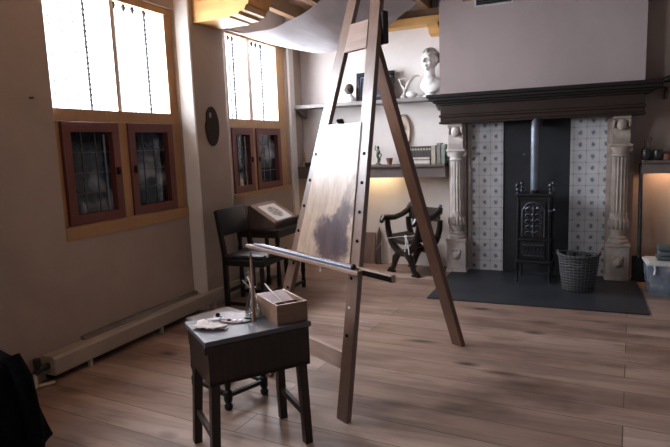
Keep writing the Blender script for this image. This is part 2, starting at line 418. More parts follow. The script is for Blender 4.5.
# ------------------------------------------------------------------ room shell
WL, YB, ZC = -3.5, 7.02, 3.32
struct(MB().box((WL - .3, -1.5, -.1), (3.2, YB + .2, 0)).done('floor', 'floor'))
b = MB()
def wall_seg(y0, y1, z0, z1): b.box((WL - .28, y0, z0), (WL, y1, z1))
OP = [(.2, 1.7, .95, 2.86), (2.98, 4.42, .955, 2.905), (5.24, 6.60, 1.05, 2.90)]
y = -1.5
for (y0, y1, z0, z1) in OP:
    wall_seg(y, y0, 0, ZC); wall_seg(y0, y1, 0, z0); wall_seg(y0, y1, z1, ZC); y = y1
wall_seg(y, YB + .2, 0, ZC)
b.prism([(WL, 4.455), (-3.405, 4.515), (-3.40, 4.515), (-3.4, 5.04), (WL, 5.22)], 'z', 0, ZC)
struct(MB().prism([(WL - .0, 4.425), (-3.40, 4.49), (-3.40, 4.514), (-3.405, 4.514), (WL, 4.454)], 'z', 0, ZC).done('trim_18', 'wall_lit'))  # window light on the splay is put into its white colour
struct(b.done('wall_left', 'wall'))
struct(MB().box((WL, 6.62, 0), (WL + .03, 6.75, ZC)).done('trim_17', 'wall_lit'))  # strip coloured whiter than the wall for the daylight it catches
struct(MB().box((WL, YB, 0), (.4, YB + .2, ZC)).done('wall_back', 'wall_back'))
struct(MB().box((.4, YB, 0), (3.2, YB + .2, ZC)).done('wall_alcove', 'wall'))  # dimness of the recess is put into this browner plaster
struct(MB().box((WL - .28, -1.5, ZC), (3.2, YB + .2, ZC + .05)).done('ceiling', 'ceil'))
for i in range(12):
    x = -3.28 + .52 * i
    struct(MB().box((x - .05, -1.5, ZC - .15), (x + .05, YB, ZC)).done('trim_%d' % (i + 1), 'joist'))
struct(MB().box((WL, 4.56, 3.03), (3.2, 4.94, ZC - .15)).done('trim_13', 'oakx'))
struct(MB().box((WL, 6.86, 3.08), (-1.53, YB, ZC - .15)).done('trim_14', 'ceil'))
struct(MB().box((WL, 6.82, 2.99), (-1.53, YB, 3.08)).done('trim_15', 'oakx'))
struct(MB().box((.62, 6.82, 2.99), (3.2, YB, 3.08)).done('trim_16', 'ceil'))
# chimney breast
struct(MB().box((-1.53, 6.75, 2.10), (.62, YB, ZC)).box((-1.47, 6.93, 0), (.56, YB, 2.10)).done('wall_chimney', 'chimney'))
# carved bracket on the pier and small one by the chimney
prof = [(-3.5, 3.03), (-3.5, 2.80), (-2.99, 2.80), (-2.97, 2.815), (-2.89, 2.82), (-2.87, 2.845), (-2.82, 2.85), (-2.80, 2.89), (-2.775, 2.90), (-2.765, 2.95), (-2.745, 2.96), (-2.745, 3.03)]
tag(MB().prism(prof, 'y', 4.56, 4.94).done('ceiling_bracket', 'oakx'), 'golden oak carved beam bracket above the pier between the windows', 'bracket')
prof = [(6.98, 2.99), (6.98, 2.86), (6.86, 2.88), (6.83, 2.93), (6.76, 2.95), (6.76, 2.99)]
tag(MB().prism(prof, 'x', -1.68, -1.55).done('ceiling_bracket', 'oakx'), 'small golden beam bracket tucked beside the chimney breast above the bust', 'bracket')

# ------------------------------------------------------------------ windows
XF = WL - .05
def make_window(idx, y0, y1, zsill, zc0, zt0, zt1, ztop, c1, c2, postR, barys, up=None):
    w = bpy.data.objects.new('window_%d' % idx, None); col.objects.link(w); w.location = (XF, y0, zsill); struct(w)
    L = lambda p: (p[0] - XF, p[1] - y0, p[2] - zsill)
    bx = lambda B, a, c: B.box(L(a), L(c))
    D = XF - .12
    f = MB()
    bx(f, (D, y0, zsill), (WL + .008, y1, zc0))                 # sill beam
    bx(f, (D, y0, zt0), (XF + .02, y1, zt1))                    # transom
    bx(f, (D, y0, ztop), (XF + .02, y1, ztop + .06))            # head
    u1, u2 = up or (c1, c2)
    bx(f, (D, y0, zc0), (XF, c1[0], zt0)); bx(f, (D, c1[1], zc0), (XF + .012, c2[0], zt0)); bx(f, (D, c2[1], zc0), (XF + .012, y1, zt0))
    if u1[0] > y0: bx(f, (D, y0, zt1), (XF, u1[0], ztop))
    bx(f, (D, u2[1], zt1), (XF + .012, y1, ztop))
    mu_ = MB(); bx(mu_, (XF - .09, u1[1], zt1), (XF, u2[0], ztop)); mu_.done('upper_mullion', 'bloom_oak', w)
    f.done('window_frame', 'oak', w)
    for k, ((a, c), (ua, uc)) in enumerate(((c1, u1), (c2, u2))):
        fr = MB(); t = .075; h0, h1 = zc0 + .004, zt0 - .004
        X0, X1 = XF - .05, XF + .03
        bx(fr, (X0, a, h0), (X1, a + t, h1)); bx(fr, (X0, c - t, h0), (X1, c, h1)); bx(fr, (X0, a + t, h0), (X1, c - t, h0 + t)); bx(fr, (X0, a + t, h1 - t), (X1, c - t, h1))
        co = fr.done('casement', 'red', w)
        p = MB(); bx(p, (XF - .03, a + t, h0 + t), (XF - .024, c - t, h1 - t)); p.done('pane', 'pane', co)
        cm = MB(); n = 3
        for i in range(1, n):
            yy = a + t + (c - a - 2 * t) * i / n; bx(cm, (XF - .024, yy - .004, h0 + t), (XF - .018, yy + .004, h1 - t))
        for i in range(1, 4):
            zz = h0 + t + (h1 - h0 - 2 * t) * i / 4; bx(cm, (XF - .024, a + t, zz - .004), (XF - .018, c - t, zz + .004))
        cm.done('lead_came', 'came', co)
        lt = MB(); yl = c - t * .6 if k == 0 else a + t * .6
        bx(lt, (X1, yl - .012, (h0 + h1) / 2 - .03), (X1 + .02, yl + .012, (h0 + h1) / 2 + .03)); lt.done('latch', 'black', co)
        if k == 0:
            ls = MB(); bx(ls, (XF - .015, c - t - .065, h0 + t), (XF - .005, c - t - .052, h1 - t - .02)); ls.done('stay_rod', 'latch', co)
        # upper leaded light
        u = MB(); bx(u, (XF - .075, ua, zt1), (XF - .07, uc, ztop)); u.done('upper_pane', 'glass', w)
        cm = MB()
        for i in range(1, 5):
            yy = ua + (uc - ua) * i / 5; bx(cm, (XF - .07, yy - .002, zt1), (XF - .064, yy + .002, ztop))
        for i in range(1, 8):
            zz = zt1 + (ztop - zt1) * i / 8; bx(cm, (XF - .07, ua, zz - .0015), (XF - .064, uc, zz + .0015))
        cm.done('upper_lead_came', 'came', w)
        for i, yy in enumerate(barys[k]):
            bm_ = MB(); r = .0085 if i == len(barys[k]) - 1 else (.003 if idx == 1 else .005)
            bm_.tube([L((XF - .035, yy, zt1)), L((XF - .035, yy, ztop))], r, 6)
            bm_.lathe([(.004, -.055), (.014, -.04), (.022, -.018), (.014, -.005), (.014, 0)], 8, Matrix.Translation(L((XF - .035, yy, ztop))))
            for q_ in range(1, 22):
                bm_.sphere(L((XF - .035, yy, zt1 + (ztop - zt1) * q_ / 22)), r * 1.7, 6)
            bm_.done('guard_bar', 'bar', w)
    return w
make_window(1, 2.98, 4.42, .955, 1.055, 1.852, 1.945, 2.845, (3.055, 3.62), (3.73, 4.30), 4.42, ([3.09, 3.20, 3.31, 3.42], [3.745, 3.86, 3.965, 4.105]), ((2.98, 3.665), (3.705, 4.31)))
make_window(2, 5.24, 6.60, 1.05, 1.095, 1.835, 1.93, 2.84, (5.30, 5.735), (5.81, 6.40), 6.60, ([5.34, 5.42, 5.50], [5.76 + .06, 5.91, 6.0, 6.11]))
make_window(3, .2, 1.7, .955, 1.055, 1.852, 1.945, 2.80, (.275, .9), (1.0, 1.62), 1.7, ([.4, .55, .7, .8], [1.05, 1.2, 1.35, 1.5]))

# ------------------------------------------------------------------ fireplace
fp = thing('fireplace_surround', 'tiled fireplace with dark wooden mantel and carved stone pilasters', 'fireplace', (-.44, 6.93, 0))
g = lambda x, y, z: (x + .44, y - 6.93, z)
MB().box(g(-1.19, 6.885, .0), g(-.815, 6.93, 1.80)).done('tile_panel', 'tiles', fp)
MB().box(g(-.085, 6.885, .0), g(.285, 6.93, 1.80)).done('tile_panel', 'tiles', fp)
MB().box(g(-.815, 6.90, 0), g(-.085, 6.93, 1.80)).done('fireback', 'soot', fp)
for (x0, x1) in ((-1.225, -1.19), (.285, .315)):
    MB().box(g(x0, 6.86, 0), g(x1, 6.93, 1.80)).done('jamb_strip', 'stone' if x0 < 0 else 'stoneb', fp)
def mant(zz, x0, x1, yf):
    return g(x0, yf, zz[0]), g(x1, 6.93, zz[1])
m_ = MB()
for zz, x0, x1, yf in (((2.095, 2.135), -1.645, .775, 6.53), ((2.06, 2.095), -1.625, .755, 6.55), ((2.035, 2.06), -1.58, .71, 6.58), ((2.01, 2.035), -1.545, .67, 6.61)):
    m_.box(*mant(zz, x0, x1, yf), bev=.006)
mo = m_.done('mantel_shelf', 'mantel', fp)
m_ = MB()
for zz, x0, x1, yf in (((1.90, 2.01), -1.50, .615, 6.63), ((1.87, 1.90), -1.515, .63, 6.615), ((1.82, 1.87), -1.50, .615, 6.63), ((1.795, 1.82), -1.515, .63, 6.615)):
    m_.box(*mant(zz, x0, x1, yf), bev=.006)
m_.done('mantel_frieze', 'mantelb', fp)
def pilaster(xc, mt):
    yf = 6.80
    T = Matrix.Translation(g(xc, yf, 0))
    p = MB(); h = .125
    p.box((-h, -.11, 0), (h, .13, .05), T, .008); p.box((-h + .012, -.098, .05), (h - .012, .13, .38), T, .004); p.box((-h, -.11, .38), (h, .13, .42), T, .01)
    ped = p.done('pedestal', mt, fp)
    bo = MB(); bo.sphere((0, -.10, .22), (.055, .035, .065), 14, T); bo.sphere((-.04, -.10, .26), (.025, .025, .03), 8, T); bo.sphere((.04, -.10, .26), (.025, .025, .03), 8, T); bo.sphere((0, -.135, .20), (.02, .02, .018), 8, T)
    bo.box((-.085, -.103, .10), (.085, -.098, .33), T)
    bo.done('carved_boss', mt, ped, True)
    MB().box((-.10, .02, .42), (.10, .13, 1.795), T).done('backing_pier', mt, fp)
    s_ = MB(); TT = T @ Matrix.Translation((0, -.005, 0))
    s_.lathe([(.105, .42), (.108, .445), (.085, .465), (.09, .48), (.062, .50), (.07, .53), (.092, .60), (.098, .66), (.086, .72), (.09, .735), (.09, .75)], 24, TT)
    s_.done('shaft_vase', mt, fp, True)
    v = MB()
    for k in range(8):
        a = PI + PI * (k + .5) / 8
        v.sphere((.093 * math.cos(a), .093 * math.sin(a) - .005, .63), (.02, .02, .055), 8, T)
    v.done('leaf_carving', mt, fp, True)
    MB().lathe([(.084, .75), (.080, .9), (.077, 1.36)], 28, TT, flute=.16).done('fluted_shaft', mt, fp)
    c = MB(); c.lathe([(.08, 1.36), (.09, 1.375), (.078, 1.39), (.08, 1.41), (.105, 1.46), (.105, 1.47)], 24, TT); c.box((-.115, -.115, 1.47), (.115, .13, 1.50), T, .006)
    for sx in (-1, 1):
        c.lathe([(.028, -.115), (.032, -.10), (.032, .02)], 12, T @ Matrix.Translation((sx * .085, 0, 1.44)) @ Matrix.Rotation(PI / 2, 4, 'X') @ Matrix.Scale(-1, 4, (0, 0, 1)) if False else T @ Matrix.Translation((sx * .085, -.02, 1.44)) @ Matrix.Rotation(PI / 2, 4, 'X'))
    c.done('capital', mt, fp, True)
    k = MB(); pr = []
    for i in range(15):
        t = i / 14; pr.append((-.06 - .075 * t * t - .03 * math.sin(PI * 2 * t), 1.50 + .27 * t))
    pr += [(-.135, 1.795), (.13, 1.795), (.13, 1.50)]
    k.prism(pr, 'x', -.085, .085, T)
    for sx in (-1, 1):
        k.lathe([(.045, -.012), (.05, 0), (.045, .012)], 14, T @ Matrix.Translation((sx * .075, -.075, 1.72)) @ Matrix.Rotation(PI / 2, 4, 'Y'))
        k.lathe([(.03, -.012), (.034, 0), (.03, .012)], 12, T @ Matrix.Translation((sx * .075, -.05, 1.54)) @ Matrix.Rotation(PI / 2, 4, 'Y'))
    k.sphere((0, -.115, 1.70), (.05, .03, .06), 10, T)
    k.done('scroll_console', mt, fp, True)
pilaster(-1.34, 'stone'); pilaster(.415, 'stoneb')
tag(MB().box((-1.40, 5.48, 0), (.61, 6.885, .014), bev=.003).done('hearth_slab', 'slate'), 'dark slate hearth slab on the plank floor before the fireplace', 'hearth')
vt = thing('wall_vent', 'dark slatted vent grille high on the chimney breast', 'vent', (-.91, 6.75, 3.09))
v = MB()
for a, c in (((-.21, -.012, 0), (.21, 0, .016)), ((-.21, -.012, .15), (.21, 0, .166)), ((-.21, -.012, .016), (-.194, 0, .15)), ((.194, -.012, .016), (.21, 0, .15))): v.box(a, c)
v.done('frame', 'vent', vt)
MB().box((-.194, -.003, .016), (.194, 0, .15)).done('backing', 'hole', vt)
v = MB()
for i in range(6): v.box((-.194, -.010, .02 + i * .022), (.194, -.004, .032 + i * .022))
v.done('grille', 'ventd', vt)

# stove
st = thing('cast_iron_stove', 'black ornate cast iron stove standing on the hearth slab', 'stove', (-.435, 6.40, .014), math.radians(-4))
bd = MB(); bd.box((-.155, 0, .24), (.155, .30, .96), bev=.01); bd.box((-.19, -.03, .21), (.19, .32, .245), bev=.008); bd.box((-.175, -.015, .46), (.175, .31, .485), bev=.006)
bd.box((-.165, -.01, .92), (.165, .305, .955)); bd.done('body', 'iron', st)
MB().box((-.195, -.035, .955), (.195, .325, .985), bev=.01).done('top_plate', 'iron', st)
ud = MB(); ud.box((-.125, -.014, .50), (.125, 0, .90), bev=.004); d0 = ud.done('upper_door', 'iron', st)
rl = MB()
random.seed(3)
for sx in (-1, 1):
    rl.tube([(sx * .115, -.018, .51), (sx * .115, -.018, .80), (sx * .07, -.018, .87), (0, -.018, .89)], .008, 6)
    for k in range(5):
        z0 = .54 + k * .065
        rl.tube([(0, -.02, z0), (sx * .04, -.022, z0 + .035), (sx * .08, -.02, z0 + .02), (sx * .085, -.02, z0 - .01), (sx * .06, -.02, z0 - .012)], .0075, 6)
    rl.sphere((sx * .05, -.02, .83), (.022, .012, .022), 8)
rl.tube([(0, -.02, .51), (0, -.02, .86)], .009, 6)
for k in range(5): rl.sphere((0, -.024, .56 + k * .065), (.018, .012, .018), 8)
rl.done('door_relief', 'ironrel', d0, True)
ld = MB(); ld.box((-.125, -.014, .27), (.125, 0, .45), bev=.004); d1 = ld.done('ash_door', 'iron', st)
rl = MB()
for k in range(6): rl.tube([(-.095 + k * .038 - .013, -.017, .32), (-.095 + k * .038, -.02, .40), (-.095 + k * .038 + .013, -.017, .32)], .006, 6)
rl.box((-.11, -.018, .295), (.11, -.012, .305)); rl.box((-.11, -.018, .415), (.11, -.012, .425)); rl.done('ash_door_relief', 'ironrel', d1)
for sx in (-1, 1):
    for yy in (.0, .29):
        MB().tube([(sx * .165, yy, .245), (sx * .16, yy, .95)], .014, 8).done('corner_post', 'iron', st)
        MB().lathe([(.014, .985), (.012, 1.0), (.018, 1.008), (.020, 1.022), (.012, 1.034), (.011, 1.044), (.022, 1.056), (.026, 1.072), (.018, 1.09), (.005, 1.10)], 12, Matrix.Translation((sx * .17, yy, 0))).done('finial', 'ironrel', st, True)
        MB().tube([(sx * .165, yy, .215), (sx * .178, yy - .005, .15), (sx * .165, yy, .06), (sx * .178, yy - .012, 0)], [.022, .018, .012, .018], 8).done('leg', 'iron', st, True)
MB().tube([(.16, -.02, .80), (.19, -.03, .80), (.21, -.03, .81)], .008, 6).sphere((.215, -.03, .812), .014, 8).done('door_handle', 'ironrel', st, True)
pp = [(-.015, .13, .985), (-.015, .13, 1.66)] + [(-.015, .13 + .10 * (1 - math.cos(a)), 1.66 + .10 * math.sin(a)) for a in [PI / 12 * k for k in range(1, 7)]] + [(-.015, .46, 1.76)]
po = MB().tube(pp, .040, 16).done('stove_pipe', 'pipe', st, True)
MB().lathe([(.055, .985), (.055, 1.0), (.045, 1.01)], 16, Matrix.Translation((-.015, .13, 0))).done('pipe_collar', 'iron', st, True)
MB().tube([(-.05, .115, 1.40), (-.115, .105, 1.405)], .006, 6).sphere((-.12, .104, 1.405), .014, 8).done('damper_handle', 'ironrel', po)

# basket
bk = thing('wicker_basket', 'dark woven wicker log basket on the hearth beside the stove', 'basket', (.025, 6.18, .014))
MB().lathe([(.0, .006), (.145, .0), (.155, .01), (.178, .18), (.195, .34), (.20, .365), (.19, .37), (.165, .18), (.14, .03), (0, .03)], 28, sy=.85).done('wicker_body', 'wicker', bk, True)
rim = [(.198 * math.cos(a), .168 * math.sin(a), .37 + .02 * abs(math.cos(a)) ** 3) for a in [2 * PI * i / 28 for i in range(29)]]
MB().tube(rim, .016, 8, False).done('rim', 'wicker', bk, True)
for sx in (-1, 1):
    MB().tube([(sx * .185, -.06, .385), (sx * .195, -.03, .405), (sx * .20, 0, .412), (sx * .195, .03, .405), (sx * .185, .06, .385)], .012, 8).done('handle', 'wicker', bk, True)
for k, (x, y, a, lab) in enumerate(((-.075, .0, .1, 'dark split log standing on the stove side in the wicker basket'), (.075, .02, .1, 'dark split log at the tile side of the wicker basket'))):
    tag(MB().tube([(x * .8, y, .06), (x + .04 * a, y, .40 - .02 * k)], .045, 7)  .done('log', 'soot', None, False, (.025, 6.18, .014)), lab, 'log', 'logs in the wicker basket')
# fire poker by right pilaster
pk = thing('fire_shovel', 'black iron fire shovel leaning upright beside the right pilaster', 'fire shovel', (.63, 6.78, 0))
MB().tube([(0, 0, .26), (.0, .15, 1.24)], .02, 8).done('shaft', 'iron', pk)
MB().box((-.07, -.04, .0), (.07, -.015, .28), Matrix.Rotation(-.15, 4, 'X'), .01).done('blade', 'iron', pk)
MB().sphere((0, .153, 1.26), (.025, .025, .035), 10).done('knob', 'iron', pk, True)

# ------------------------------------------------------------------ shelves
def shelf(label, x0, x1, y0, z, th, mt, valance=None):
    t = thing('wall_shelf', label, 'shelf', ((x0 + x1) / 2, YB, z - th))
    h = (x1 - x0) / 2
    MB().box((-h, y0 - YB, 0), (h, -.001, th), bev=.004).done('shelf_board', mt, t)
    if valance: MB().box((-h, valance[0] - YB, -valance[1]), (h, valance[0] - YB + .018, 0)).done('valance', 'valance', t)
    for sx in (-1, 1):
        MB().prism([(-.002, 0), (y0 - YB + .05, 0), (y0 - YB + .05, -.02), (-.03, -.12), (-.002, -.12)], 'x', sx * (h - .06) - .012, sx * (h - .06) + .012).done('bracket', mt, t)
    return t
shelf('long pale painted upper shelf carrying the bust, left of the chimney', WL + .001, -1.535, 6.72, 2.135, .045, 'shelfw')
shelf('lower brown shelf carrying books, left of the fireplace', WL + .001, -1.48, 6.74, 1.325, .03, 'shelfd', (6.77, .13))
shelf('upper dark shelf right of the chimney breast', .78, 2.4, 6.74, 2.11, .04, 'shelfd')
shelf('lower dark shelf with jars right of the fireplace', .625, 2.4, 6.76, 1.315, .03, 'shelfd', (6.80, .11))

# --- upper shelf: frame
pf = thing('picture_frame', 'black rectangular picture frame leaning on the upper shelf behind the easel', 'picture frame', (-2.40, 6.90, 2.135))
RX = Matrix.Rotation(-.12, 4, 'X')
f = MB(); W, Hh, t = .255, .37, .055
for a, c in (((-W, -.02, 0), (W, .02, t)), ((-W, -.02, Hh - t), (W, .02, Hh)), ((-W, -.02, t), (-W + t, .02, Hh - t)), ((W - t, -.02, t), (W, .02, Hh - t))): f.box(a, c, RX, .008)
f.done('frame', 'black_fr', pf)
MB().box((-W + t, 0, t), (W - t, .01, Hh - t), RX).done('picture', 'frmpic', pf)
f = MB(); q = .012
for a, c in (((-W + t, -.012, t), (W - t, 0, t + q)), ((-W + t, -.012, Hh - t - q), (W - t, 0, Hh - t)), ((-W + t, -.012, t), (-W + t + q, 0, Hh - t)), ((W - t - q, -.012, t), (W - t, 0, Hh - t))): f.box(a, c, RX)
f.done('inner_fillet', 'steel', pf)
# small dark head on pale stand
hd = thing('small_head_ornament', 'small round dark head ornament on a pale base on the upper shelf', 'ornament', (-2.715, 6.82, 2.135))
MB().lathe([(.075, 0), (.075, .02), (.05, .06), (.03, .09), (.02, .105)], 16, sx=1.3).done('base', 'plasterw', hd, True)
MB().sphere((0, 0, .165), (.058, .058, .07)).sphere((0, -.05, .155), (.02, .02, .02), 8).sphere((-.055, 0, .16), (.012, .02, .025), 8).done('head', 'terra' if False else 'brown', hd, True)
# antler
an = thing('antler', 'pale curved antler propped on the upper shelf beside the bust', 'antler', (-1.975, 6.86, 2.135))
MB().tube([(-.03, 0, 0), (-.02, 0, .05), (0, 0, .12), (.04, 0, .20), (.095, .01, .262), (.15, .02, .27), (.175, .02, .25)], [.03, .026, .024, .022, .018, .012, .005], 8).tube([(-.01, 0, .10), (-.05, -.01, .17), (-.095, -.02, .255)], [.02, .015, .004], 8).tube([(-.085, -.015, .235), (-.02, -.02, .25), (.03, -.02, .22)], [.006, .008, .003], 6).sphere((-.03, 0, .025), (.045, .04, .03), 10).done('antler_branches', 'antler', an, True)
MB().sphere((.05, .02, .05), (.09, .05, .05), 12).done('skull_plate', 'plasterw', an, True)

# bust
bu = thing('plaster_bust', 'white plaster bust of a man standing on the upper shelf against the chimney', 'bust', (-1.672, 6.86, 2.135), math.radians(-22))
bb = MB()
bb.lathe([(.085, 0), (.09, .015), (.06, .03), (.055, .045), (.07, .06)], 16)
bb.sphere((0, .01, .145), (.145, .08, .10), 18); bb.sphere((0, -.02, .18), (.10, .07, .075), 14)
bb.tube([(0, .01, .18), (0, .0, .27), (0, -.005, .36)], [.078, .062, .06], 14)
hc_ = (0, .005, .445)
bb.sphere(hc_, (.092, .110, .115), 20); bb.sphere((0, -.04, .385), (.068, .066, .075), 16); bb.sphere((0, -.075, .335), (.032, .028, .028), 10)
bb.tube([(0, -.104, .455), (0, -.138, .402)], [.010, .02], 8); bb.sphere((0, -.104, .362), (.030, .016, .009), 10); bb.sphere((0, -.104, .376), (.027, .016, .008), 10)
for s in (-1, 1):
    bb.sphere((s * .04, -.098, .473), (.03, .018, .011), 8); bb.sphere((s * .037, -.086, .44), (.016, .012, .009), 8); bb.sphere((s * .094, .015, .43), (.014, .024, .036), 8); bb.sphere((s * .05, -.07, .40), (.025, .03, .03), 10)
bo = bb.done('bust_body', 'plasterw', bu, True)
rm = bo.modifiers.new('fuse', 'REMESH'); rm.mode = 'VOXEL'; rm.voxel_size = .0065; rm.use_smooth_shade = True
sm = bo.modifiers.new('soft', 'SMOOTH'); sm.iterations = 2; sm.factor = .5
hb = MB(); random.seed(5)
for i in range(110):
    a = random.uniform(0, 2 * PI); e = random.uniform(-.3, 1.5)
    x, y, z = math.cos(e) * math.cos(a), math.cos(e) * math.sin(a), math.sin(e)
    if y < -.2 and e < .72: continue
    if e < .1 and y < .2: continue
    hb.sphere((x * .096, .012 + y * .112, .452 + z * .118), (.022, .022, .018), 7)
hb.done('curly_hair', 'plasterd', bu, True)

# --- lower shelf
def lathe_thing(name, prof, m, loc, label, cat, n=18, group=None, sx=1., sy=1.):
    o = MB().lathe(prof, n, sx=sx, sy=sy).done(name, m, None, True, loc); return tag(o, label, cat, group)
fg = thing('bronze_figurine', 'slim greenish figurine on a round foot on the lower bookshelf', 'figurine', (-2.36, 6.85, 1.325))
MB().lathe([(.04, 0), (.04, .012), (.018, .03)], 14).done('foot', 'greenv', fg, True)
MB().tube([(0, 0, .03), (.014, 0, .07), (-.012, 0, .12), (.008, 0, .17), (.0, 0, .20)], [.016, .022, .016, .024, .01], 10).tube([(.01, 0, .17), (.045, 0, .13), (.028, 0, .09)], [.009, .008, .006], 6).tube([(0, 0, .17), (-.04, 0, .20), (-.03, 0, .25)], [.009, .008, .006], 6).sphere((0, 0, .222), (.019, .019, .023), 10).done('figure', 'greenv', fg, True)
lathe_thing('clay_cup', [(.022, 0), (.028, .01), (.036, .05), (.047, .085), (.045, .085), (.03, .02), (0, .02)], 'terra', (-2.205, 6.84, 1.325), 'small terracotta cup between the figurine and the books', 'cup')
ov = thing('oval_relief', 'oval tan framed relief hanging above the books on the back wall', 'wall plaque', (-2.065, YB, 1.53))
pts = [(.088 * math.cos(a), .205 * math.sin(a) + .205) for a in [2 * PI * i / 32 for i in range(32)]]
MB().tube([(p[0], -.02, p[1]) for p in pts] + [(pts[0][0], -.02, pts[0][1])], .017, 8, False).done('frame', 'oval', ov, True)
MB().prism([(p[0] * .92, p[1] * .92 + .016) for p in pts], 'y', -.02, -.003).done('backing', 'ovalin', ov)
MB().sphere((0, -.02, .25), (.035, .02, .05), 10).sphere((0, -.02, .14), (.05, .02, .07), 10).done('carved_figure', 'oval', ov, True)
fb = thing('flat_book', 'thick pale flat book lying under the row of small books', 'book', (-1.815, 6.86, 1.325))
MB().box((-.15, -.09, 0), (.15, .09, .010)).box((-.15, -.09, .048), (.15, .09, .058)).box((-.15, .083, .01), (.15, .09, .048)).done('cover', 'bk_mid', fb)
MB().box((-.145, -.085, .010), (.145, .083, .048)).done('pages', 'pages', fb)
fb2 = copy_tree(fb); fb2.location = (-1.815, 6.862, 1.383); fb2.scale = (.985, .97, .55); fb2['label'] = 'thin pale flat book, upper of two lying under the small books'
fb['label'] = 'thick pale flat book directly on the lower shelf under the small books'
proto = None
for i in range(9):
    lab = 'small brown book in the row of nine small books'
    h = .13
    if proto is None:
        t = thing('small_book', lab, 'book', (0, 0, 0), 0, 'row of nine small books on the flat books')
        MB().box((-.0165, -.065, 0), (-.0135, .06, h)).box((.0135, -.065, 0), (.0165, .06, h)).box((-.0135, -.065, 0), (.0135, -.061, h)).done('cover', 'bk_dark', t)
        MB().box((-.0135, -.061, .003), (.0135, .058, h - .003)).done('pages', 'pages', t)
        MB().box((-.0115, -.0668, h * .62), (.0115, -.0645, h * .80)).done('spine_label', 'bk_tan', t)
        proto = t
    else: t = copy_tree(proto)
    t.location = (-1.955 + i * .0352, 6.86, 1.415)
for x, w, h, m, tl, lab in ((-1.625, .05, .225, 'bk_tan', 0, 'tall tan vellum book standing next to the small book row'), (-1.562, .045, .25, 'bk_mid', .03, 'tall grey book between the tan and the greenish book'), (-1.51, .04, .235, 'bk_grn', .05, 'tall greenish grey book nearest the left pilaster')):
    t = thing('tall_book', lab, 'book', (x, 6.86, 1.326)); t.rotation_euler = (0, tl * .4, 0)
    MB().box((-w / 2, -.08, 0), (-w / 2 + .004, .075, h)).box((w / 2 - .004, -.08, 0), (w / 2, .075, h)).box((-w / 2 + .004, -.08, 0), (w / 2 - .004, -.074, h)).done('cover', m, t)
    MB().box((-w / 2 + .004, -.074, .004), (w / 2 - .004, .07, h - .005)).done('pages', 'pages', t)
# niche items at left end
cs = thing('candlestick', 'small amber candle on a dish at the window end of the lower shelf', 'candle', (-3.41, 6.83, 1.325))
MB().lathe([(.05, 0), (.055, .015), (.02, .02), (.015, .05), (.028, .06)], 14).done('dish', 'bk_tan', cs, True)
MB().lathe([(.018, .06), (.017, .19), (.006, .20)], 12).done('candle', 'wax', cs, True)
lathe_thing('glazed_pot', [(.04, 0), (.055, .03), (.05, .08), (.035, .095), (.04, .11)], 'potg', (-3.28, 6.84, 1.325), 'small grey pot beside the amber candle on the lower shelf', 'pot')
lathe_thing('glazed_pot', [(.035, 0), (.045, .03), (.04, .05), (.038, .055)], 'dark_jar', (-3.33, 6.775, 1.325), 'small dark pot at the shelf front beside the amber candle', 'pot')

# --- right shelf items
jr = thing('brush_jar', 'dark jar holding upright brushes on the lower shelf right of the fireplace', 'jar', (.665, 6.86, 1.315))
MB().lathe([(.04, 0), (.048, .02), (.048, .09), (.04, .11), (.042, .12)], 16).done('jar', 'dark_jar', jr, True)
for dx, dy, m in ((.02, .01, 'stick'), (.05, 0, 'hair'), (-.02, .01, 'hair')):
    MB().tube([(dx * .3, dy, .03), (dx, dy, .21 + .5 * abs(dx))], .006, 6).done('brush', m, jr)
for x, pr, m, lab in ((.775, [(.045, 0), (.05, .01), (.05, .10), (.045, .11)], 'dark_jar', 'squat dark jar next to the brush jar on the right shelf'),
                      (.86, [(.03, 0), (.036, .01), (.034, .06), (.028, .065)], 'terra', 'small reddish pot between the dark jar and the cream pot'),
                      (.945, [(.035, 0), (.042, .02), (.04, .07), (.044, .085)], 'potw', 'small cream pot near the frame edge on the right shelf'),
                      (1.04, [(.035, 0), (.042, .02), (.04, .08), (.034, .095)], 'terra', 'rounded brown pot past the cream pot on the right shelf')):
    lathe_thing('shelf_pot', pr, m, (x, 6.87, 1.315), lab, 'pot')
tag(MB().tube([(-.06, 0, .03), (0, -.02, .05), (.10, 0, .04)], [.03, .04, .025], 10).sphere((.1, 0, .05), (.04, .04, .04), 10).done('dark_ornament', 'dark_jar', None, True, (.86, 6.86, 2.11)), 'low dark lumpy ornament on the upper shelf right of the chimney', 'ornament')
tag(MB().box((-.07, -.06, 0), (.07, .06, .07), bev=.01).box((-.06, -.05, .07), (.06, .05, .10), bev=.01).done('dark_casket', 'dark_jar', None, False, (1.06, 6.87, 2.11)), 'small dark casket on the upper shelf right of the chimney', 'box')

# ------------------------------------------------------------------ storage tub (right)
tb = thing('storage_tub', 'bluish translucent plastic storage tub with white lid on the floor', 'tub', (.90, 6.36, 0), math.radians(2))
def taper(B, x, y, z0, z1, k):
    vs = [(-x * k, -y * k, z0), (x * k, -y * k, z0), (x * k, y * k, z0), (-x * k, y * k, z0), (-x, -y, z1), (x, -y, z1), (x, y, z1), (-x, y, z1)]
    return B._add(vs, [(0, 3, 2, 1), (4, 5, 6, 7), (0, 1, 5, 4), (1, 2, 6, 5), (2, 3, 7, 6), (3, 0, 4, 7)])
q = MB(); taper(q, .25, .18, 0, .30, .88); q.done('tub_body', 'tub', tb)
MB().box((-.26, -.19, .30), (.26, .19, .325), bev=.008).box((-.24, -.17, .325), (.24, .17, .335), bev=.004).done('lid', 'lid', tb)
for sx in (-1,): MB().tube([(sx * .20, -.185, .31), (sx * .19, -.192, .27), (sx * .195, -.185, .22)], .010, 6).done('clip', 'paper', tb)
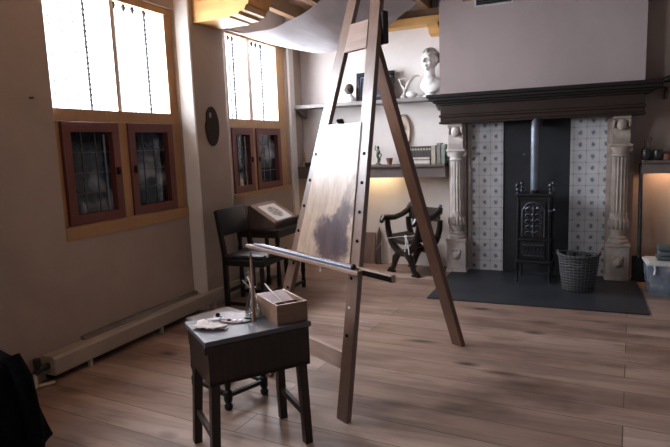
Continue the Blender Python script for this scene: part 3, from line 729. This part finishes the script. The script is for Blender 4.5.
for i, (m, lab, w) in enumerate((('fold_a', 'dark green folded cloth directly on the tub lid', .16), ('fold_b', 'slate grey folded cloth second from the tub lid', .15), ('fold_a', 'dark green folded cloth on top of the cloths on the tub', .155))):
    o = MB().box((-w, -.10, 0), (w, .10, .048), bev=.02).box((-w, -.098, .006), (w * .8, -.103, .02)).done('folded_cloth', m, None, True, (.905, 6.38, .336 + .048 * i)); tag(o, lab, 'cloth')

# leaning boards behind easel
bd = tag(MB().box((-.09, -.01, 0), (.09, .01, .42), Matrix.Rotation(-.13, 4, 'X'), .004).done('leaning_board', 'board_a', None, False, (-2.57, 6.95, 0)), 'brown board leaning against the back wall behind the easel', 'board')
tag(MB().prism([(-.035, 0), (.035, 0), (.028, .40), (.0, .50), (-.02, .42)], 'y', -.01, .01, Matrix.Rotation(-.13, 4, 'X')).done('leaning_board', 'board_b', None, False, (-2.42, 6.93, 0)), 'narrow dark pointed board leaning on the back wall by the folding chair', 'board')

# ------------------------------------------------------------------ X-frame chair
ch = thing('folding_armchair', 'dark carved X-frame armchair with curved arms by the back wall', 'chair', (-1.935, 6.46, 0), math.radians(-30))
D = .36
for k, yy in enumerate((0, D)):
    h = MB(); n = 19
    bowl = [(.275 * math.cos(a), yy, .655 + .39 * math.sin(a)) for a in [PI + PI * i / (n - 1) for i in range(n)]]
    h.tube(bowl, [.032 + .014 * math.sin(PI * i / (n - 1)) for i in range(n)], 8)
    h.done('seat_frame_bow', 'xwood', ch, True)
    for s in (-1, 1):
        l = MB()
        l.tube([(0, yy, .275), (s * .07, yy, .255), (s * .13, yy, .20), (s * .155, yy, .13), (s * .18, yy, .06), (s * .235, yy, .03), (s * .265, yy, .03)], [.036, .042, .046, .036, .032, .034, .016], 8)
        l.sphere((s * .15, yy - .01, .17), (.03, .025, .04), 8)
        l.box((s * .16, yy - .03, 0), (s * .275, yy + .03, .025), bev=.008)
        l.done('leg', 'xwood', ch, True)
    MB().sphere((0, yy - (.02 if k == 0 else -.02), .275), (.05, .025, .05), 12).done('rosette', 'xwood', ch, True)
for s in (-1, 1):
    a = MB(); x = s * .275
    a.tube([(x * 1.02, -.095, .645), (x * 1.03, -.06, .685), (x * 1.02, 0, .68), (x, .12, .67), (x * .98, .24, .695), (x * .97, D, .75), (x * .96, D + .02, .80)], [.024, .038, .038, .036, .036, .040, .032], 8)
    a.sphere((x * 1.02, -.09, .645), (.03, .028, .028), 10); ao = a.done('arm', 'xwood', ch, True)
    MB().sphere((x * .96, D + .02, .82), (.022, .022, .024), 10).done('knob', 'steel', ao, True)
seat = []
B = MB(); rows = []
for i in range(9):
    t = i / 8; x = -.25 + .5 * t; z = .455 - .055 * math.sin(PI * t)
    rows.append([B.bm.verts.new((x, y_, z + dz)) for dz in (-.03, .018) for y_ in (-.02, D + .02)])
for r0, r1 in zip(rows, rows[1:]):
    for a, c in ((0, 1), (2, 3), (0, 2), (1, 3)): B.bm.faces.new((r0[a], r0[c], r1[c], r1[a]))
B.bm.faces.new((rows[0][0], rows[0][1], rows[0][3], rows[0][2])); B.bm.faces.new((rows[-1][0], rows[-1][1], rows[-1][3], rows[-1][2]))
B.done('sling_seat', 'xleather', ch, True)
MB().box((-.265, D, .63), (.265, D + .02, .80), bev=.006).done('back_band', 'xleather', ch)
for s in (-1, 1): MB().box((s * .275 - .01, .0, .43), (s * .275 + .01, D, .46)).done('seat_rail', 'xwood', ch)
MB().beam((0, 0, .275), (0, D, .275), .045, .045).done('hinge_bar', 'xwood', ch)
# barrier cord with tag
cd = thing('barrier_cord', 'thin pale barrier cord tied across the carved armchair', 'cord', (-1.935, 6.46, 0), math.radians(-30))
MB().tube([(-.62, .10, .20), (-.40, -.03, .32), (-.27, -.04, .42), (0, -.04, .475), (.2, -.03, .50), (.27, .0, .53)], .0045, 6).done('cord', 'cord', cd)
MB().tube([(.10, -.05, .485), (.11, -.055, .40), (.09, -.06, .30)], .010, 6).tube([(.10, -.05, .485), (.14, -.055, .42), (.16, -.055, .27)], .008, 6).sphere((.10, -.05, .485), .02, 8).done('tassel', 'paper', cd, True)

# ------------------------------------------------------------------ easel
TH = math.radians(150.5)
ez = thing('studio_easel', 'tall wooden A-frame studio easel standing on the plank floor', 'easel', (-1.197, 2.793, 0), TH)
kk, tt, w = .1235, .248, .9616
def ep(e, m, z): return (e, -m, z)
RW, RT, TOP = .095, .034, 2.85
def rail(side):
    B = MB()
    o = (lambda z: kk * z) if side == 0 else (lambda z: w - kk * z)
    s = 1 if side == 0 else -1
    vs = []
    for z in (0, TOP):
        for e, dm in ((o(z), 0), (o(z) + s * RW, 0), (o(z) + s * RW, RT), (o(z), RT)): vs.append(ep(e, tt * z + dm, z))
    B._add(vs, [(0, 1, 2, 3), (4, 5, 6, 7), (0, 1, 5, 4), (1, 2, 6, 5), (2, 3, 7, 6), (3, 0, 4, 7)])
    r = B.done('rail', 'easel', ez)
    RTm = Matrix.Rotation(-math.atan(tt), 4, 'X')
    for z in (.47, .63, .80, 1.02, 1.19, 1.365, 1.54):
        e = o(z) + s * (.062 if z < .9 else .034)
        P = Vector(ep(e, tt * z, z))
        rotm = Matrix.Translation(P) @ Matrix.Rotation(PI / 2 - math.atan(tt), 4, 'X')
        is_peg = side == 0 and abs(z - .63) < .01
        if is_peg: MB().lathe([(.010, -.001), (.010, .03), (.014, .034), (.012, .046)], 10, Matrix.Translation(P) @ Matrix.Rotation(PI / 2, 4, 'X')).done('peg', 'peg', r)
        else: MB().lathe([(.0125, -.002), (.0125, .0015)], 12, Matrix.Translation(P) @ Matrix.Rotation(PI / 2, 4, 'X')).done('peg_hole', 'hole', r)
    return r
rail(0); rail(1)
def slab(B, e0, e1, z0, z1, m0, m1, e0t=None, e1t=None):
    e0t = e0 if e0t is None else e0t; e1t = e1 if e1t is None else e1t
    vs = [ep(e, tt * z + m, z) for z, a, c in ((z0, e0, e1), (z1, e0t, e1t)) for e, m in ((a, m0), (c, m0), (c, m1), (a, m1))]
    return B._add(vs, [(0, 1, 2, 3), (4, 5, 6, 7), (0, 1, 5, 4), (1, 2, 6, 5), (2, 3, 7, 6), (3, 0, 4, 7)])
B = MB(); slab(B, kk * 2.2 + RW, w - kk * 2.2 - RW, 2.205, 2.385, -.004, RT - .004, kk * 2.385 + RW, w - kk * 2.385 - RW); B.done('head_board', 'easelx', ez)
B = MB(); slab(B, kk * .29 + .065, w - kk * .29 - .01, .255, .35, RT, RT + .03); B.done('lower_crossbar', 'easelx', ez)
B = MB(); B.box(ep(.27, tt * 2.3 + RT, 2.22), ep(.40, tt * 2.3 + RT + .05, 2.42), bev=.01)
B.done('hinge_block', 'black', ez)
B = MB(); B.beam(ep(.405, 1.452, 0), ep(.455, tt * 2.28 + RT + .055, 2.32), .10, .04, (0, 1, 0)); B.done('rear_leg', 'dleg', ez)
# ledge
B = MB(); zl = .865; ml = tt * zl
B.box(ep(-.215, ml - .035, zl - .025), ep(1.25, ml - .003, zl + .018), bev=.004); lg = B.done('ledge', 'easelx', ez)
MB().box(ep(.03, ml - .075, zl - .020), ep(1.385, ml - .037, zl + .006), bev=.005).done('ledge_lip', 'easelx', lg)
MB().box(ep(-.216, ml - .0365, zl - .020), ep(.03, ml - .0352, zl + .010)).done('ledge_groove', 'hole', lg)
for e in (.42, 1.09): MB().lathe([(.006, 0), (.006, -.018), (.010, -.022), (.009, -.034), (.003, -.038)], 10, Matrix.Translation(ep(e, ml - .055, zl - .024))).done('peg', 'peg', lg, True)
# panel on easel (own thing)
pn = thing('painting_panel', 'tall pale wooden painting panel with a dark purplish stain on the easel', 'panel', (-1.197, 2.793, 0), TH)
B = MB(); slab(B, kk * .885 + .085, w - kk * .885 - .075,   .885, 1.735, -.007, .0, kk * 1.735 + .085, w - kk * 1.735 - .06); B.done('panel_board', 'panel', pn)
B = MB(); slab(B, kk * .9 + .079, kk * .9 + .085, .885, 1.735, -.005, -.001, kk * 1.735 + .079, kk * 1.735 + .085); B.done('edge_batten', 'easel', pn)
tag(MB().sphere((0, 0, .018), (.028, .014, .014), 10).sphere((.028, 0, .02), (.014, .012, .012), 8).box((-.02, -.012, 0), (.02, .012, .012)).done('panel_clip', 'hole', None, True, Vector((-1.197, 2.793, 0)) + Matrix.Rotation(TH, 3, 'Z') @ Vector(ep(.50, tt * 1.735 - .006, 1.736)), (0, 0, TH)), 'tiny dark clip resting on the top edge of the painting panel', 'clip')
# maulstick on the ledge
ms = thing('maulstick', 'long blue-grey maulstick lying along the easel ledge', 'maulstick', (-1.197, 2.793, 0), TH)
MB().tube([ep(1.27, ml - .055, zl + .016), ep(.10, ml - .055, zl + .016)], [.009, .011], 10).done('rod', 'steel', ms, True)
MB().sphere(ep(.088, ml - .055, zl + .024), .018, 12).done('padded_tip', 'black', ms, True)

# ------------------------------------------------------------------ work table with things on it
AT = math.atan2(.792, .611)
wt = thing('work_table', 'small dark oak work table with deep box apron in front of the easel', 'table', (-1.63, 2.108, 0), AT)
Lx, Ly, ZT = .566, .396, .68
MB().box((0, 0, ZT - .028), (Lx + .008, Ly, ZT), bev=.005).done('tabletop', 'tabletop', wt)
MB().box((-.005, -.003, ZT - .062), (Lx - .02, .028, ZT - .028)).done('front_moulding', 'table', wt)
B = MB(); x0, x1, y0, y1, z0, z1 = .015, Lx - .005, .01, Ly - .02, .445, ZT - .028
for a, c in (((x0, y0, z0), (x1, y0 + .025, z1)), ((x0, y1 - .025, z0), (x1, y1, z1)), ((x0, y0 + .025, z0), (x0 + .025, y1 - .025, z1)), ((x1 - .025, y0 + .025, z0), (x1, y1 - .025, z1))): B.box(a, c)
B.box((x0, y0, z0), (x1, y1, z0 + .02)); B.done('box_apron', 'table', wt)
feet = {}
for sx in (0, 1):
    for sy in (0, 1):
        t_ = Vector((.045 + sx * (Lx - .09), .04 + sy * (Ly - .085), .46)); f_ = Vector((.015 + sx * (Lx - .05), .02 + sy * (Ly - .06), 0))
        MB().beam(f_, t_, .042, .042, (0, 1, 0), .046, .046).done('leg', 'table', wt); feet[sx, sy] = (f_, t_)
def lp(k, z): f_, t_ = feet[k]; return f_ + (t_ - f_) * (z / .46)
for sx in (0, 1): MB().beam(lp((sx, 0), .16) + Vector((0, -.015, .0)), lp((sx, 1), .19) + Vector((0, .05, .0)), .022, .035).done('side_stretcher', 'table', wt)
def onT(a, c, z=0): return Vector((-1.63, 2.108, ZT + z)) + Matrix.Rotation(AT, 3, 'Z') @ Vector((a, c, 0))
# rag
B = MB(); random.seed(11); nx, ny = 12, 9; vv = []
for j in range(ny):
    r = []
    for i in range(nx):
        u, v_ = i / (nx - 1) - .5, j / (ny - 1) - .5
        ang = math.atan2(v_, u)
        k = 1 + .22 * math.sin(3 * ang + .5)
        z = .006 + .012 * abs(math.sin(u * 11 + v_ * 5)) * (1 - abs(u)) + .006 * random.random()
        r.append(B.bm.verts.new((u * .175 * k, v_ * .095 * k, z)))
    vv.append(r)
for j in range(ny - 1):
    for i in range(nx - 1): B.bm.faces.new((vv[j][i], vv[j][i + 1], vv[j + 1][i + 1], vv[j + 1][i]))
rg = B.done('paint_rag', 'rag', None, True, onT(.08, .215, .001), (0, 0, math.radians(-8)))
sd = rg.modifiers.new('thick', 'SOLIDIFY'); sd.thickness = .004; sd.offset = 1
tag(rg, 'crumpled white paint rag on the near corner of the work table', 'rag')
tag(MB().tube([(-.03, 0, 0), (.03, 0, .004)], [.007, .009], 8).sphere((.034, 0, .005), .011, 8).done('paint_tube', 'paper', None, True, onT(.12, .25, .026), (0, 0, .4)), 'small pale paint tube lying on the paint rag', 'tube')
# palette on the table
def palette_poly(rx, ry, n=30):
    out = []
    for i in range(n):
        a = 2 * PI * i / n; k = 1.
        if abs(a - 5.1) < .35: k = .80 + .2 * abs(a - 5.1) / .35
        out.append((rx * k * math.cos(a), ry * k * math.sin(a)))
    return out
pl = thing('paint_palette', 'paint daubed oval palette lying flat on the work table', 'palette', onT(.245, .30, .001), AT + math.radians(114))
MB().prism(palette_poly(.13, .085), 'z', 0, .007).done('palette_board', 'palpaint', pl)
MB().lathe([(.02, .0068), (.02, .0078)], 14, Matrix.Translation((-.095, -.02, 0)), sx=1.5, sy=.7).done('thumb_hole', 'hole', pl)
random.seed(2)
for i in range(7):
    a = .3 + i * .38
    MB().sphere((.11 * math.cos(a), .058 * math.sin(a), .010), (.015, .011, .006), 8).done('paint_dab', random.choice(['hole', 'pigment', 'paper', 'brown', 'steel']), pl, True)
# bottle
bt = thing('glass_flask', 'clear conical glass flask on the work table beside the paint box', 'flask', onT(.343, .245, .001))
MB().lathe([(0, .004), (.040, .0), (.048, .008), (.045, .05), (.030, .10), (.017, .135), (.016, .165), (.023, .172), (.020, .172), (.013, .165), (.014, .136), (.027, .10), (.042, .05), (.045, .010), (0, .010)], 24).done('flask_glass', 'bottle', bt, True)
MB().lathe([(0, .011), (.043, .011), (.041, .035), (0, .035)], 20).done('turpentine', 'bottle', bt, True)
br = thing('tall_brush', 'tall brown brush standing upright in front of the glass flask', 'brush', onT(.318, .178, .001))
MB().tube([(0.0, 0, .0), (.0, .01, .24), (-.008, .02, .345)], [.010, .0085, .005], 10).done('handle', 'stick', br, True)
MB().tube([(-.008, .02, .345), (-.010, .022, .375)], [.008, .003], 8).done('bristles', 'hair', br, True)
for k, (dx, dy) in enumerate(((-.07, .05), (-.03, -.10))):
    t = thing('flask_brush', ('short pale brush in the flask neck leaning to the window' if k == 0 else 'short pale brush in the flask neck leaning to the paint box'), 'brush', onT(.343, .245, .001))
    MB().tube([(-dx * .2, -dy * .2, .013), (dx * .1, dy * .1, .165), (dx * .45, dy * .45, .205)], .004, 6).done('handle', 'brush', t)
    MB().tube([(dx * .45, dy * .45, .205), (dx * .6, dy * .6, .222)], [.006, .003], 6).done('bristles', 'brush', t)
# paint box
px = thing('paint_box', 'open wooden paint box on the right end of the work table', 'box', onT(.395, .035, .001), AT)
bw, bl, bh, tk = .175, .30, .105, .012
B = MB()
for a, c in (((0, 0, 0), (bw, tk, bh)), ((0, bl - tk, 0), (bw, bl, bh)), ((0, tk, 0), (tk, bl - tk, bh)), ((bw - tk, tk, 0), (bw, bl - tk, bh)), ((tk, tk, 0), (bw - tk, bl - tk, .01))): B.box(a, c)
B.done('box_sides', 'boxw', px)
MB().box((tk, .105, .01), (bw - tk, .113, bh - .015)).done('divider', 'boxw', px)
B = MB(); B._add([(tk, .113, .06), (bw - tk, .113, .06), (bw - tk, bl - tk, .10), (tk, bl - tk, .10), (tk, .113, .068), (bw - tk, .113, .068), (bw - tk, bl - tk, .108), (tk, bl - tk, .108)],
       [(0, 3, 2, 1), (4, 5, 6, 7), (0, 1, 5, 4), (1, 2, 6, 5), (2, 3, 7, 6), (3, 0, 4, 7)]); B.done('sloping_tray', 'boxin', px)
B = MB(); random.seed(9)
for i in range(10): B.sphere((random.uniform(.04, bw - .04), random.uniform(.035, .085), .07 + random.uniform(0, .012)), (.022, .016, .015), 8)
B.box((tk, tk, .01), (bw - tk, .105, .07)); B.done('pigment_cakes', 'pigment', px)
for p, q, lab in (((.06, .13, .094), (.13, .26, .155), 'pale slim brush lying across the open paint box'),):
    t = thing('slim_brush', lab, 'brush', onT(.395, .035, .001), AT)
    MB().tube([(.085, .125, .080), (.075, .285, .128), (.072, .335, .145)], [.004, .005, .003], 8).done('handle', 'brush', t)
    MB().tube([(.085, .125, .080), (.086, .105, .075)], [.005, .002], 6).done('bristles', 'hair', t)

# turned joint stool behind the table
js = thing('turned_stool', 'dark joint stool with turned legs standing behind the work table', 'stool', (-2.076, 2.915, 0), math.radians(-21))
jw, jd, jh = .185, .14, .52
MB().box((-jw - .025, -jd - .025, jh - .025), (jw + .025, jd + .025, jh), bev=.006).done('seat', 'stoolseat', js)
B = MB()
for a, c in (((-jw, -jd - .012, jh - .10), (jw, -jd + .008, jh - .025)), ((-jw, jd - .008, jh - .10), (jw, jd + .012, jh - .025)), ((-jw - .012, -jd, jh - .10), (-jw + .008, jd, jh - .025)), ((jw - .008, -jd, jh - .10), (jw + .012, jd, jh - .025))): B.box(a, c)
B.done('apron', 'black', js)
for sx in (-1, 1):
    for sy in (-1, 1):
        MB().lathe([(.018, 0), (.026, .012), (.027, .03), (.017, .045), (.024, .055), (.027, .07), (.027, .12), (.017, .13), (.019, .15), (.026, .20), (.022, .26), (.016, .31), (.024, .325), (.018, .335), (.026, .35), (.026, .495)], 12, Matrix.Translation((sx * jw, sy * jd, 0))).done('leg', 'black', js, True)
for sx in (-1, 1): MB().box((sx * jw - .012, -jd, .08), (sx * jw + .012, jd, .105)).done('side_stretcher', 'black', js)
for sy in (-1, 1): MB().box((-jw, sy * jd - .012, .08), (jw, sy * jd + .012, .105)).done('front_stretcher', 'black', js)

# ------------------------------------------------------------------ back-stool chair by the wall
bc = thing('side_chair', 'black leather side chair standing against the pier between the windows', 'chair', (-3.07, 4.37, 0))
cw, cd_, sh = .47, .40, .60
for yy in (0.0, cw):
    B = MB(); B.beam((0, yy, 0), (.0, yy, .60), .04, .04, (0, 1, 0)); B.beam((0, yy, .60), (-.068, yy, 1.02), .04, .04, (0, 1, 0), .036, .032); B.done('back_post', 'black', bc)
    MB().lathe([(.02, 0), (.022, .10), (.016, .12), (.022, .15), (.018, .30), (.022, .43), (.022, .50)], 10, Matrix.Translation((cd_, yy, 0))).done('front_leg', 'black', bc, True)
B = MB(); B.box((-.028, .0, 0), (.02, cw, .26), Matrix.Translation((-.028, 0, .775)) @ Matrix.Rotation(-.16, 4, 'Y'), .014); B.done('backrest', 'leather', bc, True)
MB().box((-.01, -.02, .50), (cd_ + .03, cw + .02, .565), bev=.01).done('seat_frame', 'black', bc)
MB().box((-.0, -.015, .565), (cd_ + .025, cw + .015, .61), bev=.02).done('seat_pad', 'leather', bc, True)
for a, c in (((0, 0, .13), (cd_, 0, .13)), ((0, cw, .13), (cd_, cw, .13)), ((cd_, 0, .22), (cd_, cw, .22)), ((0, 0, .24), (0, cw, .24))): MB().beam(a, c, .024, .03).done('stretcher', 'black', bc)

# desk by second window
dk = thing('writing_table', 'small dark table standing under the second window behind the side chair', 'table', (-3.37, 4.97, 0))
MB().box((0, 0, .725), (.56, .66, .755), bev=.005).done('tabletop', 'table', dk)
B = MB()
for a, c in (((.03, .03, .66), (.53, .05, .725)), ((.03, .61, .66), (.53, .63, .725)), ((.51, .05, .66), (.53, .61, .725)), ((.03, .05, .66), (.05, .61, .725))): B.box(a, c)
B.done('apron', 'table', dk)
for x in (.05, .51):
    for yy in (.05, .61):
        MB().lathe([(.025, 0), (.025, .10), (.018, .12), (.026, .2), (.02, .4), (.026, .52), (.02, .6), (.026, .62), (.026, .68)], 10, Matrix.Translation((x, yy, 0))).done('leg', 'black', dk, True)
MB().beam((.51, .05, .07), (.51, .61, .07), .025, .03).done('stretcher', 'black', dk); MB().beam((.05, .05, .07), (.51, .05, .07), .025, .03).done('stretcher', 'black', dk)
ls = thing('desk_lectern', 'sloping wooden reading desk on the small table under the second window', 'lectern', (-3.24, 5.03, .756))
slope = [(.03, 0), (.36, 0), (.36, .05), (.06, .235), (.03, .235)]
MB().prism(slope, 'y', 0, .50).done('lectern_body', 'board_b', ls)
RS = Matrix.Translation((.36, 0, .05)) @ Matrix.Rotation(math.atan2(.185, .30), 4, 'Y')
MB().box((-.355, -.01, .0), (.012, .51, .014), RS, .003).done('slope_board', 'boxw', ls)
MB().box((-.01, -.01, .014), (.012, .51, .034), RS).done('book_stop', 'board_b', ls)
tag(MB().box((-.30, .07, .015), (-.03, .42, .018), Matrix.Translation((-3.24, 5.03, .756)) @ RS).done('etching_print', 'print'), 'white bordered etching print lying on the sloping reading desk', 'print')
lathe_thing('ink_pot', [(.03, 0), (.036, .01), (.036, .05), (.02, .065), (.022, .08)], 'dark_jar', (-2.86, 5.57, .756), 'small dark ink pot on the table beside the reading desk', 'pot')

# palette hanging on the pier
hp = thing('wall_palette', 'dark brown palette hanging on the pier between the windows', 'palette', (-3.4, 4.755, 1.63))
MB().prism([(p[1] * 1.0, p[0] + .2) for p in palette_poly(.195, .115)], 'x', .004, .014).done('palette_board', 'palette', hp)
MB().lathe([(.018, .0), (.018, .002)], 12, Matrix.Translation((.0142, -.03, .31)) @ Matrix.Rotation(PI / 2, 4, 'Y'), sx=1.6).done('thumb_hole', 'shelfw', hp)
MB().tube([(0, 0, .385), (.03, 0, .385)], .005, 6).done('nail', 'iron', hp)
# wall mark
tag(MB().tube([(0, 0, 0), (.035, 0, .0)], .006, 6).done('wall_nail', 'iron', None, False, (WL, 2.80, 2.0)), 'single iron nail in the wall beside the first window', 'nail')

# ------------------------------------------------------------------ baseboard heater
ht = thing('baseboard_heater', 'long cream baseboard heater running along the left wall', 'heater', (WL, 2.66, 0))
Ln = 3.3
B = MB()
for x_, a_, c_ in ((.004, 0, 1.76), (.102, 1.76, 2.39), (.004, 2.56, Ln)): B.prism([(x_, .05), (.128, .05), (.132, .06), (.132, .165), (.118, .185), (x_, .185)], 'y', a_, c_)
B.prism([(.102, .05), (.128, .05), (.132, .06), (.132, .165), (.118, .185), (.102, .185)], 'y', 2.39, 2.56); hc = B.done('heater_casing', 'heater', ht)
MB().prism([(.004, .185), (.06, .185), (.035, .212), (.004, .212)], 'y', .35, 1.76).done('top_grille', 'heaterd', ht)
MB().box((.004, .02, .012), (.06, 1.75, .05)).done('bottom_fins', 'hole', ht)
for i in range(5): MB().box((.108, .30 + i * .8, .0), (.138, .325 + i * .8, .055)).done('support_foot', 'pipew', ht)
vv_ = thing('heater_valve', 'small tarnished radiator valve and pipe at the near end of the heater', 'valve', (-3.43, 2.60, 0))
MB().tube([(0, .055, .12), (0, -.01, .12), (0, -.06, .10)], .022, 10).tube([(0, -.03, .12), (0, -.03, .20)], [.02, .026], 10).done('valve_body', 'valve', vv_, True)
MB().tube([(0, -.055, .10), (.02, -.07, .02), (.03, -.10, .01)], .014, 8).tube([(.02, -.05, .015), (.07, .04, .015)], .013, 8).done('pipe', 'pipew', vv_, True)
MB().box((-.07, -.16, 0), (.0, -.08, .10), bev=.005).done('pipe_cover', 'pipew', vv_)

# ------------------------------------------------------------------ canopy cloth under ceiling
def lerp(a, c, t): return a + (c - a) * t
farc = [(-3.46, 2.86), (-3.24, 2.795), (-3.03, 2.745), (-2.83, 2.725), (-2.63, 2.76), (-2.35, 2.845), (-2.08, 2.954), (-1.90, 3.06), (-1.72, 3.17)]
nearc = [(-3.46, 2.845), (-3.28, 2.79), (-3.11, 2.765), (-2.93, 2.770), (-2.73, 2.80), (-2.53, 2.865), (-2.33, 2.955), (-2.15, 3.06), (-2.0, 3.165)]
def cr(P, t):
    n = len(P) - 1; x = t * n; i = min(int(x), n - 1); f = x - i
    p0, p1, p2, p3 = P[max(i - 1, 0)], P[i], P[i + 1], P[min(i + 2, n)]
    return [.5 * (2 * p1[k] + (p2[k] - p0[k]) * f + (2 * p0[k] - 5 * p1[k] + 4 * p2[k] - p3[k]) * f * f + (3 * p1[k] - p0[k] - 3 * p2[k] + p3[k]) * f ** 3) for k in (0, 1)]
B = MB(); rows = []; NU, NV = 36, 24
for j in range(NV + 1):
    v_ = j / NV; r = []
    for i in range(NU + 1):
        u = i / NU; a, c = cr(nearc, u), cr(farc, u)
        z = lerp(a[1], c[1], v_) - .05 * math.sin(PI * v_) * math.sin(PI * u) + .006 * math.sin(u * 26 + v_ * 4) * math.sin(PI * u)
        r.append(B.bm.verts.new((lerp(a[0], c[0], v_), lerp(5.1, 6.5, v_), z)))
    rows.append(r)
for r0, r1 in zip(rows, rows[1:]):
    for i in range(NU): B.bm.faces.new((r0[i], r0[i + 1], r1[i + 1], r1[i]))
cl = B.done('canopy_cloth', 'canopy', None, True)
tag(cl, 'white cloth canopy sagging from the window wall up to the ceiling joists', 'canopy')

# ------------------------------------------------------------------ black coat at lower left edge
ct = thing('draped_coat', 'black coat draped over a low stand at the left bottom edge', 'coat', (-2.90, 1.83, 0))
B = MB(); n = 40; random.seed(4); rings = []
for rz_, rad in ((0, .30), (.06, .285), (.15, .265), (.28, .24), (.40, .215), (.50, .18), (.56, .12), (.585, .05)):
    ring = []
    for j in range(n):
        a = 2 * PI * j / n; fold = 1 + (.07 * math.sin(a * 7) + .04 * math.sin(a * 11 + 1)) * (1 - rz_ / .62)
        ring.append(B.bm.verts.new((rad * fold * math.cos(a) * .92, rad * fold * math.sin(a) * 1.0, rz_)))
    rings.append(ring)
for a, c in zip(rings, rings[1:]):
    for j in range(n): B.bm.faces.new((a[j], a[(j + 1) % n], c[(j + 1) % n], c[j]))
B.bm.faces.new(rings[0][::-1]); B.bm.faces.new(rings[-1]); B.done('coat_body', 'coat', ct, True)
MB().tube([(.12, .10, .53), (.19, .10, .42), (.24, .09, .25), (.265, .08, .10)], [.05, .055, .05, .045], 12).done('sleeve', 'coat', ct, True)

# ------------------------------------------------------------------ lights
def area(name, loc, rot, sx, sy, power, color=(1, 1, 1), spread=PI):
    l = bpy.data.lights.new(name, 'AREA'); l.shape = 'RECTANGLE'; l.size = sx; l.size_y = sy; l.energy = power; l.color = color; l.spread = spread
    o = bpy.data.objects.new(name, l); col.objects.link(o); o.location = loc; o.rotation_euler = rot; return o
SKY = (.90, .94, 1.0)
for nm, y0, y1, p in (('daylight_first_window', 2.9, 4.5, 420), ('daylight_second_window', 5.15, 6.7, 420), ('daylight_third_window', .1, 1.8, 560)):
    area(nm, (-3.82, (y0 + y1) / 2, 2.42), (0, -PI / 2, 0), 1.3, y1 - y0 + .3, p, SKY)
# warm lamps under the shelves
area('shelf_lamp_left', (-2.45, 6.85, 1.26), (math.radians(25), 0, 0), .6, .06, 3.2, (1, .72, .40))
area('shelf_lamp_right', (1.05, 6.88, 1.25), (math.radians(25), 0, 0), .7, .06, 3.2, (1, .60, .34))
w_ = bpy.data.worlds.new('world'); scene.world = w_; w_.use_nodes = True
nt = w_.node_tree; bg = nt.nodes['Background']
# overcast sky: bright towards the street behind the windows (-X, +Y), dim towards the rest of the house
tcw = nt.nodes.new('ShaderNodeTexCoord'); sw = nt.nodes.new('ShaderNodeSeparateXYZ'); nt.links.new(tcw.outputs['Generated'], sw.inputs[0])
def mr(src, lo, hi):
    n = nt.nodes.new('ShaderNodeMapRange'); n.inputs[1].default_value = lo; n.inputs[2].default_value = hi; nt.links.new(src, n.inputs[0]); return n.outputs[0]
mu = nt.nodes.new('ShaderNodeMath'); mu.operation = 'MULTIPLY'
nt.links.new(mr(sw.outputs['X'], -.05, -.3), mu.inputs[0]); nt.links.new(mr(sw.outputs['Y'], .05, .3), mu.inputs[1])
ms_ = nt.nodes.new('ShaderNodeMath'); ms_.operation = 'MULTIPLY_ADD'; nt.links.new(mu.outputs[0], ms_.inputs[0]); ms_.inputs[1].default_value = 3.2; ms_.inputs[2].default_value = .26
bg.inputs[0].default_value = (.86, .86, .96, 1); nt.links.new(ms_.outputs[0], bg.inputs[1])

# ------------------------------------------------------------------ camera
f_, p_, r_, yw = 558.636, .139602, .0371613, -.412641
cy, sy = math.cos(yw), math.sin(yw); cp, sp = math.cos(p_), math.sin(p_)
fw = Vector((sy * cp, cy * cp, -sp)); rt = Vector((cy, -sy, 0)); dn = fw.cross(rt)
cr_, sr_ = math.cos(r_), math.sin(r_)
X = cr_ * rt + sr_ * dn; Yd = -sr_ * rt + cr_ * dn
cam = bpy.data.cameras.new('camera'); co = bpy.data.objects.new('camera', cam); col.objects.link(co)
mtx = Matrix(((X.x, -Yd.x, -fw.x, 0), (X.y, -Yd.y, -fw.y, 0), (X.z, -Yd.z, -fw.z, 1.6), (0, 0, 0, 1)))
co.matrix_world = mtx
cam.sensor_fit = 'HORIZONTAL'; cam.sensor_width = 36; cam.lens = f_ / 670 * 36; cam.clip_start = .05
scene.camera = co
scene.view_settings.view_transform = 'Standard'
scene.view_settings.look = 'None'
scene.cycles.use_denoising = True
scene.cycles.max_bounces = 8
